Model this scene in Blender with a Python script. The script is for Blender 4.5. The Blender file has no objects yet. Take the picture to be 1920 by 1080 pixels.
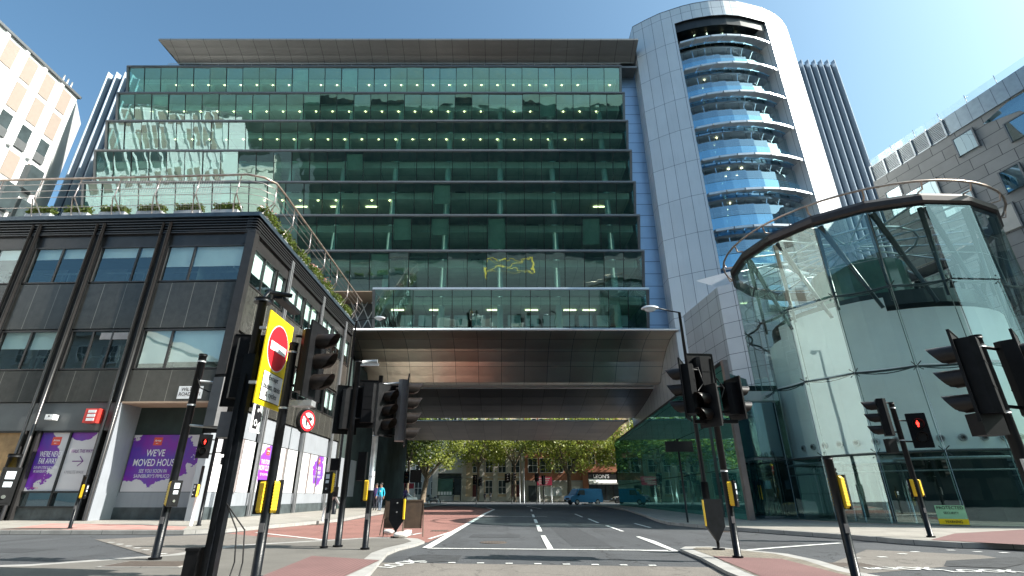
import bpy, math, random
from mathutils import Vector, Matrix
random.seed(7)
R = math.radians
SC = bpy.context.scene
COL = SC.collection

# ------------------------------------------------------------------ camera
CAM_H = 1.05
PITCH = math.atan(390 / 932.0)
cd = bpy.data.cameras.new('camera')
cam = bpy.data.objects.new('camera', cd)
COL.objects.link(cam)
cam.location = (0, 0, CAM_H)
cam.rotation_euler = (R(90) + PITCH, 0, 0)
cd.sensor_width = 36
cd.lens = 932 / 1920 * 36
cd.shift_x = 20 / 1920
cd.clip_start = .05
cd.clip_end = 3000
SC.camera = cam

# ------------------------------------------------------------------ world, sun, exposure
SUN_EL, SUN_AZ = 40, 100          # elevation, clockwise from +Y
w = bpy.data.worlds.new("World")
SC.world = w
w.use_nodes = True
nt = w.node_tree
for n in list(nt.nodes): nt.nodes.remove(n)
sky = nt.nodes.new('ShaderNodeTexSky')
sky.sky_type = 'NISHITA'
sky.sun_disc = False
sky.sun_elevation = R(SUN_EL)
sky.sun_rotation = R(SUN_AZ)
sky.air_density = 1.0
sky.dust_density = 3.2
sky.ozone_density = 1.0
bg = nt.nodes.new('ShaderNodeBackground')
bg.inputs[1].default_value = .095
wo = nt.nodes.new('ShaderNodeOutputWorld')
hs = nt.nodes.new('ShaderNodeHueSaturation'); hs.inputs['Saturation'].default_value = 1.0
tint = nt.nodes.new('ShaderNodeMix'); tint.data_type = 'RGBA'; tint.blend_type = 'MULTIPLY'; tint.inputs[0].default_value = 1
tint.inputs[7].default_value = (.82, 1.12, 1.14, 1)
nt.links.new(sky.outputs[0], hs.inputs['Color']); nt.links.new(hs.outputs[0], tint.inputs[6]); nt.links.new(tint.outputs[2], bg.inputs[0])
nt.links.new(bg.outputs[0], wo.inputs[0])
sd = bpy.data.lights.new('sun', 'SUN')
sd.energy = 5.0
sd.angle = R(.5)
sd.color = (1, .955, .88)
sun = bpy.data.objects.new('sun', sd)
COL.objects.link(sun)
S = Vector((math.sin(R(SUN_AZ)) * math.cos(R(SUN_EL)), math.cos(R(SUN_AZ)) * math.cos(R(SUN_EL)), math.sin(R(SUN_EL))))
sun.rotation_euler = S.to_track_quat('Z', 'Y').to_euler()
sun.location = (30, -10, 60)
SC.view_settings.view_transform = 'Standard'
SC.view_settings.look = 'None'
SC.view_settings.exposure = 1.14
SC.view_settings.gamma = 1

# ------------------------------------------------------------------ pixel -> world point (measured from the photograph)
_c, _s = math.cos(PITCH), math.sin(PITCH)
def ray(x, y):
    u = (x - 940) / 932; v = (540 - y) / 932
    return (u, _c - v * _s, _s + v * _c)
def G(x, y, z=0.):
    r = ray(x, y); t = (z - CAM_H) / r[2]
    return (r[0] * t, r[1] * t)
def PY(x, y, Y):
    r = ray(x, y); t = Y / r[1]
    return Vector((r[0] * t, Y, CAM_H + r[2] * t))
def PX(x, y, X):
    r = ray(x, y); t = X / r[0]
    return Vector((X, r[1] * t, CAM_H + r[2] * t))

# ------------------------------------------------------------------ materials
MATS = {}
def _new(name):
    m = bpy.data.materials.new(name); m.use_nodes = True
    t = m.node_tree
    for n in list(t.nodes): t.nodes.remove(n)
    o = t.nodes.new('ShaderNodeOutputMaterial')
    MATS[name] = m
    return m, t, o
def _math(t, op, a, b=None, clamp=False):
    n = t.nodes.new('ShaderNodeMath'); n.operation = op; n.use_clamp = clamp
    for i, v in enumerate((a, b)):
        if v is None: continue
        if hasattr(v, 'is_output'): t.links.new(v, n.inputs[i])
        else: n.inputs[i].default_value = v
    return n.outputs[0]
def _mix(t, fac, a, b, typ='MIX'):
    n = t.nodes.new('ShaderNodeMix'); n.data_type = 'RGBA'; n.blend_type = typ
    for i, v in ((0, fac), (6, a), (7, b)):
        if hasattr(v, 'is_output'): t.links.new(v, n.inputs[i])
        elif i == 0: n.inputs[0].default_value = v
        else: n.inputs[i].default_value = (*v, 1)
    return n.outputs[2]
def _noise(t, scale, detail=4, vec=None, rough=.6):
    n = t.nodes.new('ShaderNodeTexNoise'); n.inputs['Scale'].default_value = scale
    n.inputs['Detail'].default_value = detail; n.inputs['Roughness'].default_value = rough
    if vec is None:
        tc = t.nodes.new('ShaderNodeTexCoord'); vec = tc.outputs['Object']
    t.links.new(vec, n.inputs['Vector'])
    return n.outputs[0]
def _sep_uv(t):
    tc = t.nodes.new('ShaderNodeTexCoord'); s = t.nodes.new('ShaderNodeSeparateXYZ')
    t.links.new(tc.outputs['UV'], s.inputs[0])
    return tc.outputs['UV'], s.outputs[0], s.outputs[1]
def mat(name, col, rough=.6, metal=0., var=.18, scale=2.5, bump=0., bscale=40., spec=.5, grid=None, streak=0., fine=0., pane=0., coat=0., bdist=.02, blotch=0.):
    """painted / stone / metal surface; grid=(cell u, cell v, joint width, joint colour[, stagger])"""
    m, t, o = _new(name)
    p = t.nodes.new('ShaderNodeBsdfPrincipled')
    t.links.new(p.outputs[0], o.inputs[0])
    p.inputs['Roughness'].default_value = rough
    p.inputs['Metallic'].default_value = metal
    p.inputs['Specular IOR Level'].default_value = spec
    p.inputs['Coat Weight'].default_value = coat
    nz = _noise(t, scale)
    lo = tuple(max(0, c * (1 - var)) for c in col); hi = tuple(min(1, c * (1 + var)) for c in col)
    k = _math(t, 'MULTIPLY', _math(t, 'SUBTRACT', nz, .3), 2.5, True)
    c = _mix(t, k, lo, hi)
    if fine:
        f = _noise(t, bscale * 2.2, 2)
        c = _mix(t, fine, c, _mix(t, _math(t, 'MULTIPLY', _math(t, 'SUBTRACT', f, .35), 3.3, True), tuple(x * .35 for x in col), tuple(min(1, x * 1.9) for x in col)))
    if blotch:                       # worn tracks, oil stains and old repairs
        tc = t.nodes.new('ShaderNodeTexCoord'); mp = t.nodes.new('ShaderNodeMapping'); mp.inputs['Scale'].default_value = (1, .16, 1)
        t.links.new(tc.outputs['Object'], mp.inputs[0])
        b1 = _noise(t, 1.1, 3, mp.outputs[0]); b2 = _noise(t, 2.3, 5, None, .75)
        c = _mix(t, _math(t, 'MULTIPLY', _math(t, 'SUBTRACT', b1, .5), blotch * 5, True), c, tuple(x * .68 for x in col))
        c = _mix(t, _math(t, 'MULTIPLY', _math(t, 'SUBTRACT', b2, .60), blotch * 9, True), c, tuple(x * .5 for x in col))
        vo = t.nodes.new('ShaderNodeTexVoronoi'); vo.feature = 'DISTANCE_TO_EDGE'; vo.inputs['Scale'].default_value = .33
        wv = t.nodes.new('ShaderNodeVectorMath'); wv.operation = 'ADD'; t.links.new(tc.outputs['Object'], wv.inputs[0])
        nn = t.nodes.new('ShaderNodeTexNoise'); nn.inputs['Scale'].default_value = 1.5; nn.inputs['Detail'].default_value = 6; t.links.new(tc.outputs['Object'], nn.inputs['Vector'])
        t.links.new(nn.outputs['Color'], wv.inputs[1]); t.links.new(wv.outputs[0], vo.inputs['Vector'])
        c = _mix(t, _math(t, 'MULTIPLY', _math(t, 'LESS_THAN', vo.outputs['Distance'], .006), blotch), c, tuple(x * .3 for x in col))
    if streak:
        tc = t.nodes.new('ShaderNodeTexCoord'); mp = t.nodes.new('ShaderNodeMapping')
        mp.inputs['Scale'].default_value = (6, 6, .35)
        t.links.new(tc.outputs['Object'], mp.inputs[0])
        st = _noise(t, 1.2, 3, mp.outputs[0])
        c = _mix(t, _math(t, 'MULTIPLY', _math(t, 'SUBTRACT', st, .52), streak * 5, True), c, tuple(x * .45 for x in col))
    if grid:
        uv, u, v = _sep_uv(t)
        su, sv, jw, jc = grid[:4]
        row = _math(t, 'FLOOR', _math(t, 'DIVIDE', v, sv))
        uu = _math(t, 'DIVIDE', u, su)
        if len(grid) > 4: uu = _math(t, 'ADD', uu, _math(t, 'MULTIPLY', row, grid[4]))
        vv = _math(t, 'DIVIDE', v, sv)
        colm = _math(t, 'FLOOR', uu)
        wn = t.nodes.new('ShaderNodeTexWhiteNoise'); cb = t.nodes.new('ShaderNodeCombineXYZ')
        t.links.new(colm, cb.inputs[0]); t.links.new(row, cb.inputs[1]); t.links.new(cb.outputs[0], wn.inputs['Vector'])
        if pane:
            c = _mix(t, pane, c, _mix(t, wn.outputs[0], tuple(x * .6 for x in col), tuple(min(1, x * 1.35) for x in col)))
        lu = _math(t, 'LESS_THAN', _math(t, 'FRACT', uu), jw / su)
        lv = _math(t, 'LESS_THAN', _math(t, 'FRACT', vv), jw / sv)
        ln = _math(t, 'MAXIMUM', lu, lv)
        c = _mix(t, ln, c, jc)
    t.links.new(c, p.inputs['Base Color'])
    if bump:
        b = t.nodes.new('ShaderNodeBump'); b.inputs['Strength'].default_value = bump; b.inputs['Distance'].default_value = bdist
        t.links.new(_noise(t, bscale, 3), b.inputs['Height']); t.links.new(b.outputs[0], p.inputs['Normal'])
    return m
def glass(name, tint, refl=.3, rcol=(1, 1, 1), rough=0., wave=.0, wscale=.6, dist=.05):
    """real pane: mirror reflection over a tinted see-through body"""
    m, t, o = _new(name)
    tr = t.nodes.new('ShaderNodeBsdfTransparent'); tr.inputs[0].default_value = (*tint, 1)
    gl = t.nodes.new('ShaderNodeBsdfGlossy'); gl.inputs[0].default_value = (*rcol, 1); gl.inputs[1].default_value = rough
    lw = t.nodes.new('ShaderNodeLayerWeight'); lw.inputs[0].default_value = .5
    fr = _math(t, 'ADD', _math(t, 'MULTIPLY', _math(t, 'POWER', lw.outputs['Facing'], 5), .92), .04)
    f = _math(t, 'ADD', _math(t, 'MULTIPLY', fr, 1 - refl), refl, True)
    mx = t.nodes.new('ShaderNodeMixShader')
    t.links.new(f, mx.inputs[0]); t.links.new(tr.outputs[0], mx.inputs[1]); t.links.new(gl.outputs[0], mx.inputs[2])
    if wave:
        b = t.nodes.new('ShaderNodeBump'); b.inputs['Strength'].default_value = wave; b.inputs['Distance'].default_value = dist
        t.links.new(_noise(t, wscale, 1.5), b.inputs['Height'])
        t.links.new(b.outputs[0], gl.inputs['Normal'])
    t.links.new(mx.outputs[0], o.inputs[0])
    return m
def mirror_glass(name, base, refl, rcol, wave, wscale, grid=None, dist=.05):
    """opaque back-painted glass cladding"""
    m, t, o = _new(name)
    df = t.nodes.new('ShaderNodeBsdfDiffuse')
    nz = _noise(t, .5)
    c = _mix(t, nz, tuple(x * .8 for x in base), tuple(x * 1.2 for x in base))
    gl = t.nodes.new('ShaderNodeBsdfGlossy'); gl.inputs[0].default_value = (*rcol, 1); gl.inputs[1].default_value = .02
    f = refl
    if grid:
        uv, u, v = _sep_uv(t)
        lu = _math(t, 'LESS_THAN', _math(t, 'FRACT', _math(t, 'DIVIDE', u, grid[0])), grid[2] / grid[0])
        lv = _math(t, 'LESS_THAN', _math(t, 'FRACT', _math(t, 'DIVIDE', v, grid[1])), grid[2] / grid[1])
        ln = _math(t, 'MAXIMUM', lu, lv)
        c = _mix(t, ln, c, (.01, .015, .015)); f = _math(t, 'MULTIPLY', _math(t, 'SUBTRACT', 1, ln), refl)
    t.links.new(c, df.inputs[0])
    b = t.nodes.new('ShaderNodeBump'); b.inputs['Strength'].default_value = wave; b.inputs['Distance'].default_value = dist
    t.links.new(_noise(t, wscale, 1.5), b.inputs['Height']); t.links.new(b.outputs[0], gl.inputs['Normal'])
    mx = t.nodes.new('ShaderNodeMixShader')
    if hasattr(f, 'is_output'): t.links.new(f, mx.inputs[0])
    else: mx.inputs[0].default_value = f
    t.links.new(df.outputs[0], mx.inputs[1]); t.links.new(gl.outputs[0], mx.inputs[2]); t.links.new(mx.outputs[0], o.inputs[0])
    return m
def emit(name, col, st):
    m, t, o = _new(name)
    e = t.nodes.new('ShaderNodeEmission'); e.inputs[0].default_value = (*col, 1); e.inputs[1].default_value = st
    t.links.new(e.outputs[0], o.inputs[0]); return m
def leafmat(name, a, b):
    m, t, o = _new(name)
    g = t.nodes.new('ShaderNodeObjectInfo'); geo = t.nodes.new('ShaderNodeNewGeometry')
    p = t.nodes.new('ShaderNodeBsdfPrincipled'); p.inputs['Roughness'].default_value = .5
    tl = t.nodes.new('ShaderNodeBsdfTranslucent')
    nz = _noise(t, .9, 2)
    c = _mix(t, _math(t, 'MULTIPLY', _math(t, 'ADD', geo.outputs['Random Per Island'], nz), .55, True), a, b)
    t.links.new(c, p.inputs['Base Color'])
    t.links.new(_mix(t, .5, c, (.25, .32, .03)), tl.inputs[0])
    mx = t.nodes.new('ShaderNodeMixShader'); mx.inputs[0].default_value = .35
    t.links.new(p.outputs[0], mx.inputs[1]); t.links.new(tl.outputs[0], mx.inputs[2]); t.links.new(mx.outputs[0], o.inputs[0])
    return m
def splash(name, base, a, b, cx, cz, rx, rz, seed):
    """printed poster with a purple paint splash (UV in metres from the panel's centre)"""
    m, t, o = _new(name)
    p = t.nodes.new('ShaderNodeBsdfPrincipled'); p.inputs['Roughness'].default_value = .35
    uv, u, v = _sep_uv(t)
    mp = t.nodes.new('ShaderNodeMapping'); mp.inputs['Location'].default_value = (seed, seed * 2, 0); t.links.new(uv, mp.inputs[0])
    n1 = _noise(t, 1.3, 6, mp.outputs[0]); n2 = _noise(t, 1.0, 2, mp.outputs[0])
    du = _math(t, 'DIVIDE', _math(t, 'SUBTRACT', u, cx), rx); dv = _math(t, 'DIVIDE', _math(t, 'SUBTRACT', v, cz), rz)
    r = _math(t, 'SQRT', _math(t, 'ADD', _math(t, 'MULTIPLY', du, du), _math(t, 'MULTIPLY', dv, dv)))
    e = _math(t, 'ADD', r, _math(t, 'MULTIPLY', _math(t, 'SUBTRACT', n1, .5), 1.5))
    k = _math(t, 'LESS_THAN', e, .92)
    pc = _mix(t, _math(t, 'MULTIPLY', _math(t, 'SUBTRACT', n2, .35), 3.2, True), a, b)
    t.links.new(_mix(t, k, base, pc), p.inputs['Base Color']); t.links.new(p.outputs[0], o.inputs[0])
    return m

mat('asphalt', (.054, .057, .062), .9, var=.4, scale=.45, bump=.8, bscale=30, fine=.6, blotch=.75)
mat('asphalt_far', (.052, .055, .06), .9, var=.25, scale=.25)
mat('tan_asphalt', (.145, .13, .115), .9, var=.2, scale=.8, bump=.6, bscale=38, fine=.45, blotch=.4)
mat('red_asphalt', (.215, .10, .082), .9, var=.28, scale=.5, bump=.5, bscale=38, fine=.4, blotch=.6)
mat('patch_tar', (.038, .04, .044), .9, var=.3, scale=2, bump=.6, bscale=40, fine=.5)
mat('patch_tan', (.11, .10, .09), .9, var=.25, scale=2, bump=.6, bscale=40, fine=.5)
mat('paving', (.27, .25, .22), .85, var=.18, scale=1.1, grid=(.6, .45, .012, (.1, .09, .08), .5), fine=.14, bscale=30, pane=.2)
mat('island_asphalt', (.12, .112, .10), .92, var=.22, scale=1.2, bump=.4, bscale=50, fine=.3)
mat('block_paving', (.19, .165, .13), .88, var=.2, scale=2, grid=(.2, .1, .012, (.05, .045, .04), .5), pane=.5)
mat('tactile', (.19, .10, .095), .85, var=.16, scale=1.5, grid=(.066, .066, .014, (.10, .055, .05)), fine=.15, bscale=40)
mat('pink_slab', (.42, .22, .19), .85, var=.16, scale=1.5, grid=(.4, .4, .015, (.2, .12, .1)), pane=.35)
mat('kerb', (.30, .29, .275), .8, var=.2, scale=2.5, grid=(.9, 5, .014, (.08, .08, .08)), fine=.12, bscale=40)
mat('marking', (.62, .62, .59), .75, var=.25, scale=7, fine=.35, bscale=12)
mat('yellow_marking', (.72, .5, .05), .7, var=.12, scale=6)
mat('iron', (.045, .038, .034), .7, var=.4, scale=8, grid=(.07, .07, .02, (.12, .09, .07)))
mat('repair', (.035, .037, .04), .95, var=.4, scale=5, bump=.5)
mat('grey_frame', (.16, .165, .17), .4, .4, var=.1)
mat('dark_frame', (.018, .02, .022), .4, .3, var=.1)
mat('canopy_panel', (.23, .225, .215), .42, .55, var=.10, scale=.3, grid=(1.85, 50, .045, (.05, .05, .05)), streak=.15)
mat('pale_metal', (.62, .64, .66), .35, .6, var=.06)
mat('siding', (.28, .37, .50), .38, .65, var=.08, scale=.4, grid=(50, 1.3, .05, (.04, .055, .08)))
mat('tower_panel', (.62, .635, .65), .42, .35, var=.07, scale=.25, streak=.12, grid=(1.08, 3.93, .035, (.05, .07, .11)), pane=.10)
mat('slab_edge', (.30, .36, .40), .5, 0, var=.08)
mat('ceiling', (.74, .80, .70), .8, var=.12, scale=.8, grid=(1.85, 1.5, .04, (.4, .45, .4)))
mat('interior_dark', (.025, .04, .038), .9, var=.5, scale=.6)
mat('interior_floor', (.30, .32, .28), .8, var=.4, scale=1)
mat('column', (.55, .68, .60), .6, var=.05)
mat('steel', (1.0, .80, .66), .32, 1., bump=.5, bscale=.9, bdist=.06, var=.12, scale=.35, grid=(2.2, 1.77, .03, (.10, .07, .06)), pane=.30)
mat('steel_shaded', (.34, .27, .24), .4, 1., var=.15, scale=.35, grid=(2.2, 2.0, .03, (.05, .04, .035)), pane=.30)  # darker copy of steel; the rear soffits' shade is put into its colour
mat('granite', (.045, .044, .040), .2, var=.3, scale=3, grid=(1.12, 60, .025, (.20, .19, .17)), fine=.25, bscale=45, streak=.3)
mat('bronze', (.055, .052, .052), .3, .5, var=.15)
mat('pilaster_grey', (.24, .245, .255), .4, .4, var=.1)
mat('bronze_pale', (.33, .29, .28), .3, .7, var=.15)
mat('louvre', (.04, .04, .042), .4, .4, var=.1)
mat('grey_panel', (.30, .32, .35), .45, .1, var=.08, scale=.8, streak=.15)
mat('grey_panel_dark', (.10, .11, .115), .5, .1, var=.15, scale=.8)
mat('plinth', (.06, .075, .08), .5, var=.4, scale=2.2, streak=.4)
mat('soffit_beige', (.42, .30, .22), .7, var=.08)
mat('blind', (.74, .76, .76), .7, var=.03)
mat('roller', (.30, .36, .28), .8, var=.1)
mat('room', (.16, .19, .19), .8, var=.3, scale=1)
mat('coping', (.06, .085, .11), .35, .5, var=.2)
mat('rail_metal', (.55, .48, .45), .3, .75, var=.15, scale=6)
mat('rust_rail', (.46, .36, .30), .35, .7, var=.35, scale=3)
mat('wood_board', (.42, .26, .12), .7, var=.35, scale=1.4, streak=.4)
mat('white_wall', (.66, .66, .66), .7, var=.04, scale=.5, grid=(3.2, 2.4, .03, (.55, .54, .53)))
mat('beige_panel', (.28, .225, .19), .7, var=.05)
mat('fin', (.30, .36, .43), .4, .3, var=.06)
mat('fin_back', (.025, .05, .085), .3, .2, var=.2)
mat('right_stone', (.25, .245, .235), .6, var=.16, scale=.5, grid=(2.3, 1.15, .055, (.045, .045, .05), .37), pane=.28)
mat('zinc', (.30, .36, .40), .4, .6, var=.1, grid=(1.0, 50, .05, (.12, .15, .18)))
mat('louvre_pale', (.42, .45, .47), .4, .5, var=.1)
mat('inner_drum', (.72, .77, .76), .7, var=.06, scale=.6)
mat('drum_rim', (.05, .04, .038), .4, .5, var=.15)
mat('truss', (.05, .065, .065), .35, .6, var=.1)
mat('cable', (.25, .3, .3), .3, .8, var=.1)
mat('stair_panel', (.52, .54, .57), .45, .25, var=.07, scale=.5, grid=(1.5, 1.15, .035, (.06, .07, .09)), pane=.12)
mat('black_paint', (.006, .007, .009), .34, var=.5, scale=9, bump=.1, bscale=60, spec=.25)
mat('head_black', (.007, .007, .008), .5, var=.4, scale=8, fine=.1, bscale=60, spec=.2)
mat('head_grey', (.13, .125, .13), .5, var=.15, scale=5)
mat('hood', (.022, .017, .015), .4, var=.3, scale=10, spec=.3)
mat('galv', (.42, .43, .44), .42, .6, var=.2, scale=7)
mat('sign_yellow', (.86, .62, .01), .38, var=.03)
mat('box_yellow', (.85, .55, .03), .42, var=.05)
mat('sign_red', (.70, .02, .03), .35, var=.03)
mat('sign_white', (.85, .85, .85), .4, var=.02)
mat('ink', (.01, .01, .012), .5, var=.1)
mat('white_print', (.85, .84, .86), .4, var=.02)
mat('purple_print', (.16, .02, .22), .4, var=.05)
mat('grey_print', (.35, .33, .36), .4, var=.05)
mat('orange_red', (.75, .08, .05), .4, var=.04)
mat('alarm_red', (.70, .05, .04), .35, var=.08)
mat('lens_dark', (.03, .03, .03), .15, var=.3)
mat('lens_red', (.10, .008, .006), .12, var=.3, coat=.6)
mat('lens_yellow', (.14, .07, .01), .12, var=.3, coat=.6)
mat('lens_green', (.01, .07, .05), .12, var=.3, coat=.6)
mat('lens_amber', (.35, .28, .16), .15, var=.2)
emit('red_man', (1, .03, .02), 3.2)
emit('lamp_glow', (1, .80, .42), 8)
emit('strip_glow', (1, .88, .5), 3.0)
mat('lcd', (.55, .6, .65), .3, var=.1)
mat('plastic_bag', (.70, .66, .62), .5, var=.12, bump=.6, bscale=12)
mat('timber', (.07, .045, .03), .7, var=.3, scale=6)
mat('trunk', (.17, .13, .09), .85, var=.45, scale=3)
mat('brick_cream', (.58, .45, .30), .85, var=.12, scale=.8, grid=(.45, .15, .02, (.50, .42, .32), .5))
mat('brick_red', (.42, .17, .10), .85, var=.12, scale=.8, grid=(.45, .15, .02, (.36, .2, .15), .5))
mat('stone_pale', (.52, .49, .44), .8, var=.1, scale=1)
mat('stone_grey', (.42, .41, .40), .8, var=.1, scale=.6)
mat('far_glass', (.05, .065, .07), .1, var=.3, scale=1)
mat('far_glass_teal', (.08, .17, .14), .15, var=.3, scale=.6)
mat('white_frame', (.78, .78, .76), .5, var=.03)
mat('door_maroon', (.10, .02, .02), .45, var=.1)
mat('maroon', (.30, .02, .05), .5, var=.1)
mat('awning', (.75, .75, .73), .7, var=.04)
mat('van_blue', (.03, .19, .38), .3, .2, var=.05, coat=.5)
mat('car_dark', (.02, .022, .025), .25, .3, var=.1, coat=.5)
mat('car_white', (.7, .7, .7), .3, .0, var=.04, coat=.5)
mat('tyre', (.015, .015, .015), .8, var=.2)
mat('hub', (.45, .45, .46), .35, .8, var=.1)
mat('chrome', (.6, .6, .62), .15, 1., var=.05)
mat('skin', (.35, .2, .14), .6, var=.06)
mat('hair', (.015, .012, .01), .6, var=.2)
mat('shirt_teal', (.02, .42, .60), .7, var=.1)
mat('jeans', (.13, .18, .25), .8, var=.15)
mat('cloth_dark', (.03, .03, .045), .8, var=.2)
mat('cloth_grey', (.16, .17, .2), .8, var=.15)
mat('cloth_purple', (.08, .05, .16), .8, var=.15)
mat('hedge', (.05, .085, .02), .8, var=.6, scale=9)
mat('planter_box', (.45, .47, .5), .5, .2, var=.08)
mat('flower', (.45, .2, .16), .7, var=.4, scale=20)
mat('behind_dark', (.075, .075, .07), .8, var=.3, scale=.2, grid=(3.2, 3.6, .9, (.02, .03, .035)))
mat('behind_pale', (.62, .60, .54), .7, var=.12, scale=.3)
leafmat('leaf', (.06, .09, .015), (.36, .38, .07))
leafmat('leaf_dark', (.012, .03, .008), (.05, .075, .015))
leafmat('leaf_hedge', (.025, .05, .01), (.13, .17, .03))
splash('poster_far_away', (.62, .60, .62), (.20, .015, .34), (.09, .04, .36), -.55, .1, 1.0, 1.2, 3.1)
splash('poster_walk', (.62, .60, .62), (.20, .015, .34), (.09, .04, .36), -.2, 1.2, .75, .35, 9.1)
splash('poster_moved', (.62, .60, .62), (.22, .015, .36), (.08, .05, .40), -.85, .2, 1.9, 1.2, 5.3)
splash('poster_closed', (.70, .69, .70), (.30, .03, .42), (.20, .08, .45), -1.4, .15, 1.15, 1.1, 6.7)
splash('poster_retail', (.70, .69, .70), (.30, .03, .42), (.14, .08, .42), 1.2, .25, 1.15, 1.05, 8.4)
glass('facade_glass', (.50, .76, .71), .26, (.66, .93, .92), wave=.4, wscale=.55, dist=.03)
glass('drum_glass', (.84, .94, .92), .10, (.82, 1, .95), wave=.25, wscale=.4, dist=.02)
glass('lobby_glass', (.5, .68, .64), .2, (.75, .95, .92), wave=.2, wscale=.5, dist=.02)
glass('window_glass', (.80, .92, .89), .12, (.8, .95, 1), wave=.25, wscale=.7, dist=.02)
glass('balcony_glass', (.35, .62, .85), .6, (.50, .82, 1), wave=.2, wscale=.7)
glass('tower_glass', (.5, .62, .66), .42, (.65, .85, .95), wave=.3, wscale=.6)
glass('clear_glass', (.88, .92, .93), .05)
mirror_glass('glass_cladding', (.03, .15, .13), .55, (.36, .72, .66), .3, .5, grid=(2.1, 2.15, .03), dist=.02)
mirror_glass('dark_cladding', (.01, .03, .035), .55, (.6, .75, .8), .5, .25)

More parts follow.
